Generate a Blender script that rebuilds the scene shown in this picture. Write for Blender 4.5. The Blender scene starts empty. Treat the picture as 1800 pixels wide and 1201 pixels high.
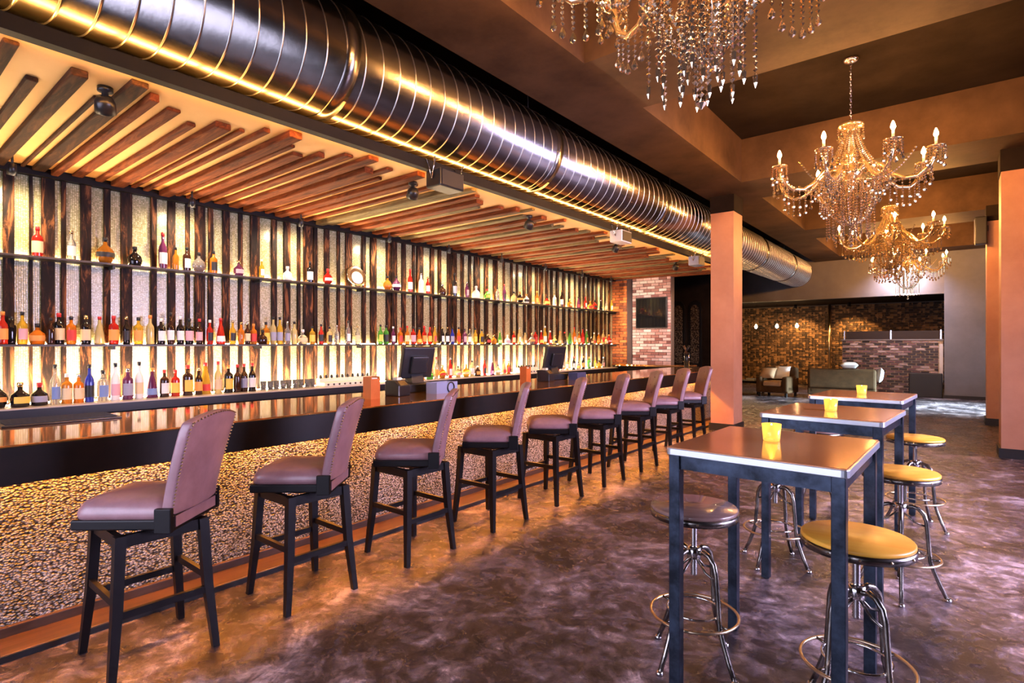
import bpy, math, random
from mathutils import Vector, Matrix

R = math.radians
PI = math.pi
sc = bpy.context.scene
COL = sc.collection
rnd = random.Random(7)

# ------------------------------------------------------------------ camera
cam_d = bpy.data.cameras.new('camera')
cam_d.sensor_width = 36.0
cam_d.lens = 967.0 / 1800.0 * 36.0
cam_d.shift_y = 4.5 / 1800.0
cam_d.clip_start = 0.05
cam = bpy.data.objects.new('camera', cam_d)
COL.objects.link(cam)
cam.location = (0, 0, 1.55)
cam.rotation_euler = (R(90), 0, R(38.9))
sc.camera = cam

# ------------------------------------------------------------------ world, view, large lights
w = bpy.data.worlds.new('evening')
sc.world = w
w.use_nodes = True
w.node_tree.nodes['Background'].inputs[0].default_value = (0.55, 0.62, 1.0, 1)
w.node_tree.nodes['Background'].inputs[1].default_value = 0.1
vs = sc.view_settings
vs.view_transform = 'Standard'
vs.look = 'None'
vs.gamma = 1.0
vs.use_curve_mapping = False
vs.exposure = 0.95
sc.cycles.use_denoising = True
sc.cycles.sample_clamp_indirect = 6.0
sc.cycles.max_bounces = 5
sc.cycles.diffuse_bounces = 2
sc.cycles.glossy_bounces = 3
sc.cycles.transmission_bounces = 4
sc.cycles.transparent_max_bounces = 6
sc.cycles.use_adaptive_sampling = True
sc.cycles.adaptive_threshold = 0.05
sc.cycles.caustics_reflective = False
sc.cycles.caustics_refractive = False

def area(name, loc, rot, sx, sy, power, color):
    d = bpy.data.lights.new(name, 'AREA')
    d.shape = 'RECTANGLE'
    d.size, d.size_y = sx, sy
    d.energy = power
    d.color = color
    o = bpy.data.objects.new(name, d)
    COL.objects.link(o)
    o.location = loc
    o.rotation_euler = rot
    return o

DAY = (0.72, 0.72, 1.0)
# daylight arriving through the street windows behind the camera, the side windows and the side door
sw = area('daylight_street_window', (-2.6, -2.55, 1.7), (R(78), 0, 0), 5.4, 2.6, 130, DAY)
sw.data.spread = R(130)
sd = area('daylight_side_window', (3.75, 5.6, 1.9), (R(68), 0, R(90)), 5.0, 2.0, 320, (0.70, 0.62, 1.0))
sd.data.spread = R(110)
dl = area('daylight_side_door', (3.75, 17.2, 1.3), (R(66), 0, R(90)), 2.4, 2.2, 480, (0.58, 0.84, 1.0))
dl.data.spread = R(45)

# ------------------------------------------------------------------ materials
def newmat(name):
    m = bpy.data.materials.new(name)
    m.use_nodes = True
    nt = m.node_tree
    return m, nt, nt.nodes['Principled BSDF']

def setp(b, **k):
    names = dict(color='Base Color', rough='Roughness', metal='Metallic', trans='Transmission Weight',
                 ior='IOR', emis='Emission Color', es='Emission Strength', spec='Specular IOR Level',
                 coat='Coat Weight', coatr='Coat Roughness', alpha='Alpha')
    for a, v in k.items():
        i = b.inputs[names[a]]
        if a in ('color', 'emis'):
            v = (v[0], v[1], v[2], 1)
        i.default_value = v

def plain(name, color, rough=0.5, **k):
    m, nt, b = newmat(name)
    setp(b, color=color, rough=rough, **k)
    return m

def ramp(nt, stops):
    r = nt.nodes.new('ShaderNodeValToRGB')
    e = r.color_ramp.elements
    while len(e) < len(stops):
        e.new(0.5)
    for el, (p, c) in zip(e, stops):
        el.position = p
        el.color = (c[0], c[1], c[2], 1)
    return r

def coords(nt, kind='Object', scale=(1, 1, 1), rnd_off=False):
    tc = nt.nodes.new('ShaderNodeTexCoord')
    mp = nt.nodes.new('ShaderNodeMapping')
    mp.inputs['Scale'].default_value = scale
    nt.links.new(tc.outputs[kind], mp.inputs[0])
    if rnd_off:
        oi = nt.nodes.new('ShaderNodeObjectInfo')
        mu = nt.nodes.new('ShaderNodeMath'); mu.operation = 'MULTIPLY'; mu.inputs[1].default_value = 57.0
        nt.links.new(oi.outputs['Random'], mu.inputs[0])
        cb = nt.nodes.new('ShaderNodeCombineXYZ')
        for i in range(3):
            nt.links.new(mu.outputs[0], cb.inputs[i])
        nt.links.new(cb.outputs[0], mp.inputs['Location'])
    return mp.outputs[0]

def noise(nt, vec, scale, detail=6, rough=0.6, dist=0.0):
    n = nt.nodes.new('ShaderNodeTexNoise')
    n.inputs['Scale'].default_value = scale
    n.inputs['Detail'].default_value = detail
    n.inputs['Roughness'].default_value = rough
    n.inputs['Distortion'].default_value = dist
    nt.links.new(vec, n.inputs['Vector'])
    return n.outputs['Fac']

def bump(nt, b, h, strength=0.3, dist=0.02):
    n = nt.nodes.new('ShaderNodeBump')
    n.inputs['Strength'].default_value = strength
    n.inputs['Distance'].default_value = dist
    nt.links.new(h, n.inputs['Height'])
    nt.links.new(n.outputs[0], b.inputs['Normal'])

def mottled(name, stops, scale=3.0, rough=0.6, bmp=0.2, bdist=0.01, stretch=(1, 1, 1), kind='Object',
            rnd_off=False, detail=7, dist=0.0, rr=None, **k):
    m, nt, b = newmat(name)
    setp(b, rough=rough, **k)
    v = coords(nt, kind, stretch, rnd_off)
    f = noise(nt, v, scale, detail, 0.65, dist)
    r = ramp(nt, stops)
    nt.links.new(f, r.inputs[0])
    nt.links.new(r.outputs[0], b.inputs['Base Color'])
    if rr:
        mr = nt.nodes.new('ShaderNodeMapRange')
        mr.inputs['To Min'].default_value, mr.inputs['To Max'].default_value = rr
        f2 = noise(nt, v, scale * 1.7, 4)
        nt.links.new(f2, mr.inputs[0])
        nt.links.new(mr.outputs[0], b.inputs['Roughness'])
    if bmp:
        bump(nt, b, f, bmp, bdist)
    return m

def emissive(name, color, strength):
    m, nt, b = newmat(name)
    setp(b, color=(0, 0, 0), emis=color, es=strength, rough=0.5)
    return m

def glassmat(name, color, trans=0.75, rough=0.06, **k):
    return plain(name, color, rough, trans=trans, ior=1.45, **k)

M = {}
# polished, acid-stained concrete
def floor_mat():
    m, nt, b = newmat('stained_concrete')
    v = coords(nt, 'Object')
    f1 = noise(nt, v, 1.6, 10, 0.72, 0.6)
    f2 = noise(nt, v, 9.0, 10, 0.78, 0.5)
    mx = nt.nodes.new('ShaderNodeMath'); mx.operation = 'MULTIPLY_ADD'
    mx.inputs[1].default_value = 0.45
    nt.links.new(f2, mx.inputs[0])
    m2 = nt.nodes.new('ShaderNodeMath'); m2.operation = 'MULTIPLY'; m2.inputs[1].default_value = 0.55
    nt.links.new(f1, m2.inputs[0]); nt.links.new(m2.outputs[0], mx.inputs[2])
    r = ramp(nt, [(0.42, (0.010, 0.008, 0.010)), (0.48, (0.042, 0.031, 0.034)), (0.54, (0.17, 0.125, 0.132)), (0.61, (0.60, 0.47, 0.48))])
    nt.links.new(mx.outputs[0], r.inputs[0])
    nt.links.new(r.outputs[0], b.inputs['Base Color'])
    mr = nt.nodes.new('ShaderNodeMapRange')
    mr.inputs['From Min'].default_value = 0.35; mr.inputs['From Max'].default_value = 0.65
    mr.inputs['To Min'].default_value, mr.inputs['To Max'].default_value = 0.42, 0.17
    nt.links.new(f2, mr.inputs[0]); nt.links.new(mr.outputs[0], b.inputs['Roughness'])
    bump(nt, b, f2, 0.28, 0.02)
    return m
M['floor'] = floor_mat()
M['plaster_dark'] = mottled('dark_brown_plaster', [(0.3, (0.010, 0.007, 0.006)), (0.7, (0.026, 0.018, 0.015))], 1.4, 0.85, 0.1, spec=0.05)
M['beam'] = mottled('brown_beam_plaster', [(0.3, (0.045, 0.025, 0.015)), (0.7, (0.12, 0.068, 0.038))], 1.1, 0.7, 0.1, spec=0.12, stretch=(1, 1, 1))
M['column'] = mottled('tan_column_plaster', [(0.3, (0.46, 0.20, 0.11)), (0.7, (0.62, 0.31, 0.19))], 1.2, 0.55, 0.08)
M['black'] = plain('matt_black', (0.012, 0.011, 0.012), 0.5)
M['fascia'] = mottled('black_brown_fascia', [(0.3, (0.003, 0.002, 0.0015)), (0.7, (0.008, 0.005, 0.004))], 3, 0.6, 0.05, spec=0.25)
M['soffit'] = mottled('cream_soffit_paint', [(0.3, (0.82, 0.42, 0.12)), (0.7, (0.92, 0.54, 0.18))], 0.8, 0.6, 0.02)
M['grey'] = mottled('grey_paint', [(0.3, (0.13, 0.13, 0.15)), (0.7, (0.20, 0.20, 0.23))], 1.0, 0.6, 0.05)
M['pale'] = mottled('pale_header_paint', [(0.3, (0.12, 0.105, 0.10)), (0.7, (0.18, 0.16, 0.155))], 1.0, 0.5, 0.05)

def tile_mat():
    m, nt, b = newmat('penny_tile')
    setp(b, rough=0.18)
    tc = nt.nodes.new('ShaderNodeTexCoord')
    vo = nt.nodes.new('ShaderNodeTexVoronoi')
    vo.inputs['Scale'].default_value = 58.0
    vo.inputs['Randomness'].default_value = 0.25
    nt.links.new(tc.outputs['Object'], vo.inputs['Vector'])
    r = ramp(nt, [(0.0, (0.86, 0.82, 0.56)), (0.38, (0.82, 0.78, 0.52)), (0.55, (0.40, 0.39, 0.20)), (0.75, (0.28, 0.27, 0.13))])
    nt.links.new(vo.outputs['Distance'], r.inputs[0])
    nt.links.new(r.outputs[0], b.inputs['Base Color'])
    inv = nt.nodes.new('ShaderNodeMath'); inv.operation = 'SUBTRACT'; inv.inputs[0].default_value = 1.0
    nt.links.new(vo.outputs['Distance'], inv.inputs[1])
    bump(nt, b, inv.outputs[0], 0.4, 0.004)
    return m
M['tile'] = tile_mat()

def burnt_wood(name, lo, mid, hi, rough=0.38, along=(7, 7, 1.1), p=(0.40, 0.52, 0.66)):
    m, nt, b = newmat(name)
    setp(b, rough=rough, spec=0.2)
    v = coords(nt, 'Object', along, True)
    f = noise(nt, v, 2.2, 9, 0.7, 0.8)
    r = ramp(nt, [(p[0], lo), (p[1], mid), (p[2], hi)])
    nt.links.new(f, r.inputs[0])
    nt.links.new(r.outputs[0], b.inputs['Base Color'])
    bump(nt, b, f, 0.35, 0.01)
    return m
M['board'] = burnt_wood('charred_reclaimed_board', (0.006, 0.003, 0.002), (0.028, 0.011, 0.005), (0.34, 0.13, 0.04), 0.6)
M['slat_a'] = burnt_wood('red_brown_slat_wood', (0.03, 0.008, 0.003), (0.14, 0.032, 0.008), (0.28, 0.08, 0.02), 0.75, (1.0, 9, 9), (0.3, 0.5, 0.7))
M['slat_b'] = burnt_wood('dark_brown_slat_wood', (0.012, 0.006, 0.004), (0.04, 0.016, 0.007), (0.12, 0.045, 0.016), 0.75, (1.0, 9, 9), (0.3, 0.5, 0.7))
M['slat_c'] = burnt_wood('weathered_green_brown_slat_wood', (0.05, 0.038, 0.018), (0.14, 0.10, 0.045), (0.26, 0.19, 0.09), 0.75, (1.0, 9, 9), (0.3, 0.5, 0.7))

def pebble_mat():
    m, nt, b = newmat('pebble_dash_panel')
    setp(b, rough=0.32)
    v = coords(nt, 'Object', (1, 1, 1.35))
    vo = nt.nodes.new('ShaderNodeTexVoronoi'); vo.inputs['Scale'].default_value = 68.0
    nt.links.new(v, vo.inputs['Vector'])
    nz = noise(nt, v, 40, 5, 0.7)
    r = ramp(nt, [(0.0, (0.86, 0.82, 0.78)), (0.42, (0.66, 0.62, 0.60)), (0.60, (0.14, 0.12, 0.115)), (0.8, (0.02, 0.017, 0.017))])
    nt.links.new(vo.outputs['Distance'], r.inputs[0])
    sep = nt.nodes.new('ShaderNodeSeparateColor'); nt.links.new(vo.outputs['Color'], sep.inputs[0])
    r2 = ramp(nt, [(0.0, (0.08, 0.08, 0.08)), (0.3, (0.55, 0.55, 0.57)), (0.6, (1, 1, 1)), (1.0, (1, 1, 1))])
    nt.links.new(sep.outputs[0], r2.inputs[0])
    mx = nt.nodes.new('ShaderNodeMix'); mx.data_type = 'RGBA'; mx.blend_type = 'MULTIPLY'
    mx.inputs['Factor'].default_value = 1.0
    nt.links.new(r.outputs[0], mx.inputs['A']); nt.links.new(r2.outputs[0], mx.inputs['B'])
    nt.links.new(mx.outputs['Result'], b.inputs['Base Color'])
    inv = nt.nodes.new('ShaderNodeMath'); inv.operation = 'SUBTRACT'; inv.inputs[0].default_value = 1.0
    nt.links.new(vo.outputs['Distance'], inv.inputs[1])
    bump(nt, b, inv.outputs[0], 0.9, 0.02)
    return m
M['pebble'] = pebble_mat()
M['bartop'] = mottled('copper_lacquered_bar_top', [(0.3, (0.78, 0.34, 0.09)), (0.7, (0.95, 0.50, 0.17))], 2.0, 0.06, 0.01, stretch=(4, 0.6, 1), metal=0.85)
M['barfront'] = mottled('near_black_bar_edge', [(0.3, (0.004, 0.003, 0.003)), (0.7, (0.012, 0.007, 0.006))], 5, 0.45, 0.05, spec=0.2)
M['basewood'] = mottled('brown_base_wood', [(0.3, (0.05, 0.024, 0.013)), (0.7, (0.12, 0.056, 0.030))], 4, 0.45, 0.1, stretch=(6, 0.7, 6))
M['counter'] = plain('pale_back_counter_top', (0.52, 0.46, 0.42), 0.22)
M['counter_front'] = plain('black_back_counter_front', (0.010, 0.010, 0.014), 0.35)
M['shelf'] = plain('dark_steel_shelf', (0.035, 0.028, 0.028), 0.4, metal=0.4)

def duct_mat():
    m, nt, b = newmat('galvanised_duct_metal')
    setp(b, color=(0.33, 0.31, 0.30), rough=0.25, metal=1.0)
    v = coords(nt, 'Object', (1, 1, 1))
    f = noise(nt, v, 5.0, 4, 0.5)
    mr = nt.nodes.new('ShaderNodeMapRange'); mr.inputs['To Min'].default_value = 0.17; mr.inputs['To Max'].default_value = 0.29
    nt.links.new(f, mr.inputs[0]); nt.links.new(mr.outputs[0], b.inputs['Roughness'])
    bump(nt, b, f, 0.10, 0.02)
    return m
M['duct'] = duct_mat()
M['seam'] = plain('bright_duct_seam', (0.75, 0.73, 0.70), 0.28, metal=1.0)
M['leather'] = mottled('plum_brown_leather', [(0.3, (0.24, 0.125, 0.135)), (0.7, (0.36, 0.20, 0.215))], 7, 0.33, 0.08, kind='Object', rnd_off=True, spec=0.6)
M['darkwood'] = plain('black_stained_wood', (0.004, 0.003, 0.0035), 0.42, spec=0.25)
M['brass'] = plain('old_brass', (0.75, 0.60, 0.38), 0.28, metal=1.0)
M['chrome'] = plain('polished_chrome', (0.75, 0.74, 0.72), 0.14, metal=1.0)
M['gunmetal'] = mottled('scuffed_gunmetal', [(0.35, (0.10, 0.095, 0.09)), (0.65, (0.42, 0.38, 0.33))], 8, 0.25, 0.05, metal=1.0, rnd_off=True)
M['tabletop'] = mottled('copper_brown_lacquered_top', [(0.3, (0.60, 0.23, 0.10)), (0.7, (0.80, 0.38, 0.20))], 3, 0.13, 0.02, rnd_off=True, metal=0.45)
M['tableedge'] = plain('brushed_steel_edge', (0.62, 0.66, 0.70), 0.3, metal=0.8)
M['steel'] = mottled('blue_black_steel', [(0.35, (0.008, 0.011, 0.017)), (0.65, (0.045, 0.062, 0.095))], 9, 0.32, 0.06, metal=0.75, rnd_off=True)
M['honeywood'] = mottled('honey_wood_seat', [(0.3, (0.92, 0.36, 0.03)), (0.7, (1.0, 0.52, 0.07))], 2.5, 0.4, 0.03, stretch=(1, 7, 1), rnd_off=True)
M['walnut'] = mottled('walnut_seat', [(0.3, (0.18, 0.10, 0.085)), (0.7, (0.30, 0.19, 0.16))], 2.5, 0.25, 0.03, stretch=(1, 7, 1), rnd_off=True, coat=0.4)
M['crystal'] = plain('cut_crystal', (1.0, 0.82, 0.55), 0.06, metal=0.92)
M['crystal_arm'] = plain('amber_glass_arm', (1.0, 0.74, 0.42), 0.12, metal=0.85)
M['gold'] = plain('gilt_metal', (0.85, 0.62, 0.30), 0.2, metal=1.0)
M['ivory'] = plain('ivory_candle_tube', (0.85, 0.72, 0.50), 0.4)
M['bulb'] = emissive('warm_candle_bulb', (1.0, 0.44, 0.11), 860)
M['led_bar'] = emissive('amber_led_strip', (1.0, 0.34, 0.035), 150)
M['led_wall'] = emissive('warm_white_led_strip', (1.0, 0.76, 0.50), 320)
M['added_shelf_glow'] = emissive('added_warm_shelf_glow', (1.0, 0.64, 0.30), 80)  # added glow for the shelf tops, brightens soffit and upper wall
M['flame'] = emissive('candle_flame', (1.0, 0.62, 0.2), 60)
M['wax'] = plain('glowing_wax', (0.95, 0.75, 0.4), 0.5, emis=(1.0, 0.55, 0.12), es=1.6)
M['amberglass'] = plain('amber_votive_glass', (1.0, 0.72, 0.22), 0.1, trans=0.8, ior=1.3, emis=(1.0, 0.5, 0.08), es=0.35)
M['screen'] = plain('dark_screen_glass', (0.008, 0.008, 0.009), 0.08)
M['plastic'] = plain('black_plastic', (0.014, 0.014, 0.016), 0.3)
M['orangewood'] = mottled('orange_wood_box', [(0.3, (0.50, 0.11, 0.02)), (0.7, (0.66, 0.18, 0.04))], 4, 0.3, 0.03)
M['bluegrey'] = plain('blue_grey_plastic', (0.30, 0.34, 0.52), 0.35)
M['paper'] = plain('off_white_paper', (0.75, 0.70, 0.55), 0.6)
M['white'] = plain('white_ceramic', (0.85, 0.82, 0.78), 0.25)
M['mortar'] = plain('grey_mortar', (0.16, 0.13, 0.115), 0.85)
M['glasspane'] = None

def rand_mat(name, stops, rough=0.8):
    m, nt, b = newmat(name)
    setp(b, rough=rough)
    oi = nt.nodes.new('ShaderNodeObjectInfo')
    r = ramp(nt, stops)
    nt.links.new(oi.outputs['Random'], r.inputs[0])
    v = coords(nt, 'Object', (1, 1, 1), True)
    f = noise(nt, v, 18, 4)
    mx = nt.nodes.new('ShaderNodeMix'); mx.data_type = 'RGBA'; mx.blend_type = 'OVERLAY'; mx.inputs['Factor'].default_value = 0.5
    nt.links.new(r.outputs[0], mx.inputs['A']); nt.links.new(f, mx.inputs['B'])
    nt.links.new(mx.outputs['Result'], b.inputs['Base Color'])
    bump(nt, b, f, 0.4, 0.01)
    return m
M['brick_pink'] = rand_mat('pale_pink_brick', [(0.0, (0.24, 0.09, 0.075)), (0.3, (0.50, 0.27, 0.24)), (0.65, (0.74, 0.55, 0.52)), (1.0, (0.85, 0.75, 0.70))])  # tone picked at random per brick, dark red to pale pink
M['brick_orange'] = rand_mat('orange_red_brick', [(0.0, (0.09, 0.03, 0.02)), (0.35, (0.42, 0.11, 0.03)), (1.0, (0.62, 0.20, 0.05))])
M['brick_grey'] = rand_mat('mixed_grey_brick', [(0.0, (0.02, 0.014, 0.015)), (0.45, (0.06, 0.04, 0.042)), (0.75, (0.20, 0.10, 0.10)), (1.0, (0.50, 0.38, 0.36))])
def wall_brick_mat():
    m, nt, b = newmat('dark_amber_brick')
    setp(b, rough=0.75)
    v = coords(nt, 'Object', (1 / .11, 0.2, 1 / .075))
    vo = nt.nodes.new('ShaderNodeTexVoronoi'); vo.inputs['Scale'].default_value = 1.0; vo.inputs['Randomness'].default_value = 0.3
    nt.links.new(v, vo.inputs['Vector'])
    sep = nt.nodes.new('ShaderNodeSeparateColor'); nt.links.new(vo.outputs['Color'], sep.inputs[0])
    r = ramp(nt, [(0.0, (0.02, 0.011, 0.007)), (0.5, (0.09, 0.045, 0.02)), (1.0, (0.40, 0.21, 0.09))])
    nt.links.new(sep.outputs[0], r.inputs[0]); nt.links.new(r.outputs[0], b.inputs['Base Color'])
    return m
M['brick_wall'] = wall_brick_mat()

def pane_mat():
    m = bpy.data.materials.new('clear_window_pane')
    m.use_nodes = True
    nt = m.node_tree
    nt.nodes.clear()
    out = nt.nodes.new('ShaderNodeOutputMaterial')
    t = nt.nodes.new('ShaderNodeBsdfTransparent'); g = nt.nodes.new('ShaderNodeBsdfGlossy')
    g.inputs['Roughness'].default_value = 0.03
    mx = nt.nodes.new('ShaderNodeMixShader'); mx.inputs[0].default_value = 0.08
    nt.links.new(t.outputs[0], mx.inputs[1]); nt.links.new(g.outputs[0], mx.inputs[2])
    nt.links.new(mx.outputs[0], out.inputs[0])
    return m
M['glasspane'] = pane_mat()
# ------------------------------------------------------------------ mesh helpers
class MB:
    def __init__(s):
        s.v = []; s.f = []; s.sm = []
    def _add(s, vs, fs, smooth=False, mat=None):
        n = len(s.v)
        if mat is not None:
            vs = [mat @ Vector(p) for p in vs]
        s.v += [tuple(p) for p in vs]
        for f in fs:
            s.f.append(tuple(i + n for i in f)); s.sm.append(smooth)
        return s
    def box(s, x0, x1, y0, y1, z0, z1, mat=None):
        v = [(x0, y0, z0), (x1, y0, z0), (x1, y1, z0), (x0, y1, z0), (x0, y0, z1), (x1, y0, z1), (x1, y1, z1), (x0, y1, z1)]
        f = [(0, 3, 2, 1), (4, 5, 6, 7), (0, 1, 5, 4), (1, 2, 6, 5), (2, 3, 7, 6), (3, 0, 4, 7)]
        return s._add(v, f, False, mat)
    def lathe(s, prof, n=16, smooth=True, mat=None, cap=True, arc=None):
        v = []; f = []
        full = arc is None
        a0, a1 = (0, 2 * PI) if full else arc
        m = n if full else n + 1
        for r, z in prof:
            for i in range(m):
                a = a0 + (a1 - a0) * i / n
                v.append((r * math.cos(a), r * math.sin(a), z))
        for j in range(len(prof) - 1):
            for i in range(n):
                k = (i + 1) % m if full else i + 1
                f.append((j * m + i, j * m + k, (j + 1) * m + k, (j + 1) * m + i))
        if cap and full:
            if prof[0][0] > 1e-5:
                f.append(tuple(reversed(range(m))))
            if prof[-1][0] > 1e-5:
                f.append(tuple((len(prof) - 1) * m + i for i in range(m)))
        return s._add(v, f, smooth, mat)
    def tube(s, pts, r, n=8, smooth=True, closed=False, mat=None):
        pts = [Vector(p) for p in pts]
        m = len(pts)
        rs = r if isinstance(r, (list, tuple)) else [r] * m
        v = []; f = []
        up = None
        for i, p in enumerate(pts):
            if closed:
                t = pts[(i + 1) % m] - pts[i - 1]
            else:
                t = pts[min(i + 1, m - 1)] - pts[max(i - 1, 0)]
            t.normalize()
            if up is None:
                ref = Vector((0, 0, 1)) if abs(t.z) < 0.9 else Vector((1, 0, 0))
                up = (ref - t * ref.dot(t)).normalized()
            else:
                up = (up - t * up.dot(t)).normalized()
            sd = t.cross(up)
            for k in range(n):
                a = 2 * PI * k / n + PI / n
                v.append(p + (up * math.cos(a) + sd * math.sin(a)) * rs[i])
        mm = m if closed else m - 1
        for i in range(mm):
            i2 = (i + 1) % m
            for k in range(n):
                k2 = (k + 1) % n
                f.append((i * n + k, i2 * n + k, i2 * n + k2, i * n + k2))
        if not closed:
            f.append(tuple(range(n)))
            f.append(tuple((m - 1) * n + k for k in reversed(range(n))))
        return s._add(v, f, smooth, mat)
    def prism(s, poly, y0, y1, mat=None, smooth=False):
        """polygon of (x,z) extruded along y"""
        n = len(poly)
        v = [(x, y0, z) for x, z in poly] + [(x, y1, z) for x, z in poly]
        f = [tuple(range(n)), tuple(reversed(range(n, 2 * n)))]
        for i in range(n):
            j = (i + 1) % n
            f.append((j, i, n + i, n + j))
        return s._add(v, f, smooth, mat)
    def octa(s, c, rx, rz, n=4):
        x, y, z = c
        v = [(x, y, z + rz), (x, y, z - rz)] + [(x + rx * math.cos(2 * PI * i / n), y + rx * math.sin(2 * PI * i / n), z) for i in range(n)]
        f = []
        for i in range(n):
            j = (i + 1) % n
            f.append((0, 2 + i, 2 + j)); f.append((1, 2 + j, 2 + i))
        return s._add(v, f)
    def mesh(s, name, mat, bevel=0):
        me = bpy.data.meshes.new(name)
        me.from_pydata(s.v, [], s.f)
        me.polygons.foreach_set('use_smooth', s.sm)
        if mat:
            me.materials.append(mat)
        me.update()
        return me
    def build(s, name, mat, parent=None, loc=None, rot=None, bev=0, seg=2):
        o = place(s.mesh(name, mat), name, parent, loc, rot)
        if bev:
            b = o.modifiers.new('bevel', 'BEVEL')
            b.width = bev; b.segments = seg; b.limit_method = 'ANGLE'; b.angle_limit = R(35)
        return o

def place(me, name, parent=None, loc=None, rot=None, scale=None, mat=None):
    o = bpy.data.objects.new(name, me)
    COL.objects.link(o)
    if parent is not None:
        o.parent = parent
    if loc is not None:
        o.location = loc
    if rot is not None:
        o.rotation_euler = rot
    if scale is not None:
        o.scale = scale
    if mat is not None:
        o.material_slots[0].link = 'OBJECT'
        o.material_slots[0].material = mat
    return o

def empty(name, loc=(0, 0, 0), rz=0):
    o = bpy.data.objects.new(name, None)
    COL.objects.link(o)
    o.location = loc
    o.rotation_euler = (0, 0, rz)
    o.empty_display_size = 0.1
    return o

def tag(o, label=None, cat=None, group=None, kind=None):
    if label: o['label'] = label
    if cat: o['category'] = cat
    if group: o['group'] = group
    if kind: o['kind'] = kind
    return o

def struct(o, label=None, cat=None):
    o['kind'] = 'structure'
    if label: o['label'] = label
    if cat: o['category'] = cat
    return o

def B(*a):
    return MB().box(*a)

def copy_tree(o, parent=None):
    c = o.copy()
    COL.objects.link(c)
    c.parent = parent
    for ch in o.children:
        copy_tree(ch, c)
    return c

ONES = ['', 'first', 'second', 'third', 'fourth', 'fifth', 'sixth', 'seventh', 'eighth', 'ninth', 'tenth', 'eleventh', 'twelfth',
        'thirteenth', 'fourteenth', 'fifteenth', 'sixteenth', 'seventeenth', 'eighteenth', 'nineteenth']
TENS = {2: ('twentieth', 'twenty'), 3: ('thirtieth', 'thirty'), 4: ('fortieth', 'forty'), 5: ('fiftieth', 'fifty'),
        6: ('sixtieth', 'sixty'), 7: ('seventieth', 'seventy'), 8: ('eightieth', 'eighty'), 9: ('ninetieth', 'ninety')}
def nth(n):
    if n < 20: return ONES[n]
    t, o = divmod(n, 10)
    return TENS[t][0] if o == 0 else TENS[t][1] + '-' + ONES[o]

# ------------------------------------------------------------------ the room
struct(B(-7.3, 3.6, -2.4, 25.2, -0.2, 0).build('floor', M['floor']), 'dark mottled polished concrete floor', 'floor')
CZ, BZ = 4.9, 4.2      # coffer ceiling and beam underside
struct(B(-7.3, 3.6, -2.4, 25.2, CZ, CZ + 0.15).build('ceiling', M['plaster_dark']), 'dark brown plaster ceiling inside the coffers', 'ceiling')
lb = struct(B(-3.55, -2.73, -2.4, 20.0, BZ, CZ).build('ceiling_beam', M['beam']), 'long brown ceiling beam running above the bar stools beside the duct', 'beam')
struct(B(0.76, 1.55, -2.4, 20.0, BZ, CZ).build('ceiling_beam', M['beam']), 'long brown ceiling beam above the right-hand columns', 'beam')
for i, (a, b_, lab) in enumerate([(-2.4, 0.82, 'brown cross beam nearest the street windows'),
                                  (4.47, 5.72, 'brown cross beam between the first and second chandelier'),
                                  (9.37, 10.60, 'brown cross beam between the second and third chandelier'),
                                  (14.25, 15.5, 'brown cross beam between the third and fourth chandelier'),
                                  (19.1, 20.0, 'brown cross beam above the lounge header')]):
    struct(B(-2.73, 0.76, a, b_, BZ, CZ).build('ceiling_beam', M['beam']), lab, 'beam')

# left wall with tile and reclaimed boards
wl = struct(B(-7.3, -7.0, -2.4, 25.2, 0, CZ).build('wall_left', M['plaster_dark']), 'back bar wall of pale penny tile between dark vertical boards', 'wall')
tl = B(-7.0, -6.99, -0.2, 13.1, 0.95, 3.22).build('tile_field', M['tile'], wl)
boards = [(-.10, .09), (0.06, .05), (0.20, .10), (0.35, .08), (0.52, .05), (0.70, .10), (0.88, .05), (1.059, 0.08), (1.22, 0.026), (1.349, 0.104), (1.471, 0.04), (1.651, 0.089), (1.834, 0.056), (2.01, 0.105), (2.267, 0.056), (2.449, 0.081), (2.618, 0.046), (2.75, 0.11), (2.873, 0.057), (3.051, 0.085), (3.228, 0.053), (3.408, 0.119), (3.662, 0.068), (3.84, 0.091), (4.009, 0.042), (4.152, 0.14), (4.26, 0.055), (4.439, 0.08), (4.63, 0.047), (4.804, 0.11), (5.067, 0.064), (5.243, 0.106), (5.529, 0.084), (5.645, 0.108), (5.845, 0.089), (6.048, 0.046), (6.188, 0.141), (6.46, 0.082), (6.635, 0.068), (6.876, 0.105), (7.007, 0.108), (7.2, 0.074), (7.407, 0.076), (7.6, 0.157)]
y = 7.86
while y < 12.7:
    wd = rnd.choice([.06, .08, .11, .14, .09])
    boards.append((y, wd)); y += wd / 2 + rnd.uniform(.13, .22)
for yy, wd in boards:
    t = rnd.uniform(.022, .04)
    B(-6.99, -6.99 + t, -wd / 2, wd / 2, 0.95, 3.20).build('board', M['board'], wl, (0, yy, 0), bev=0.003, seg=1)
B(-6.99, -6.90, -0.2, 13.1, 3.18, 3.26).build('top_rail', M['fascia'], wl)

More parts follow.
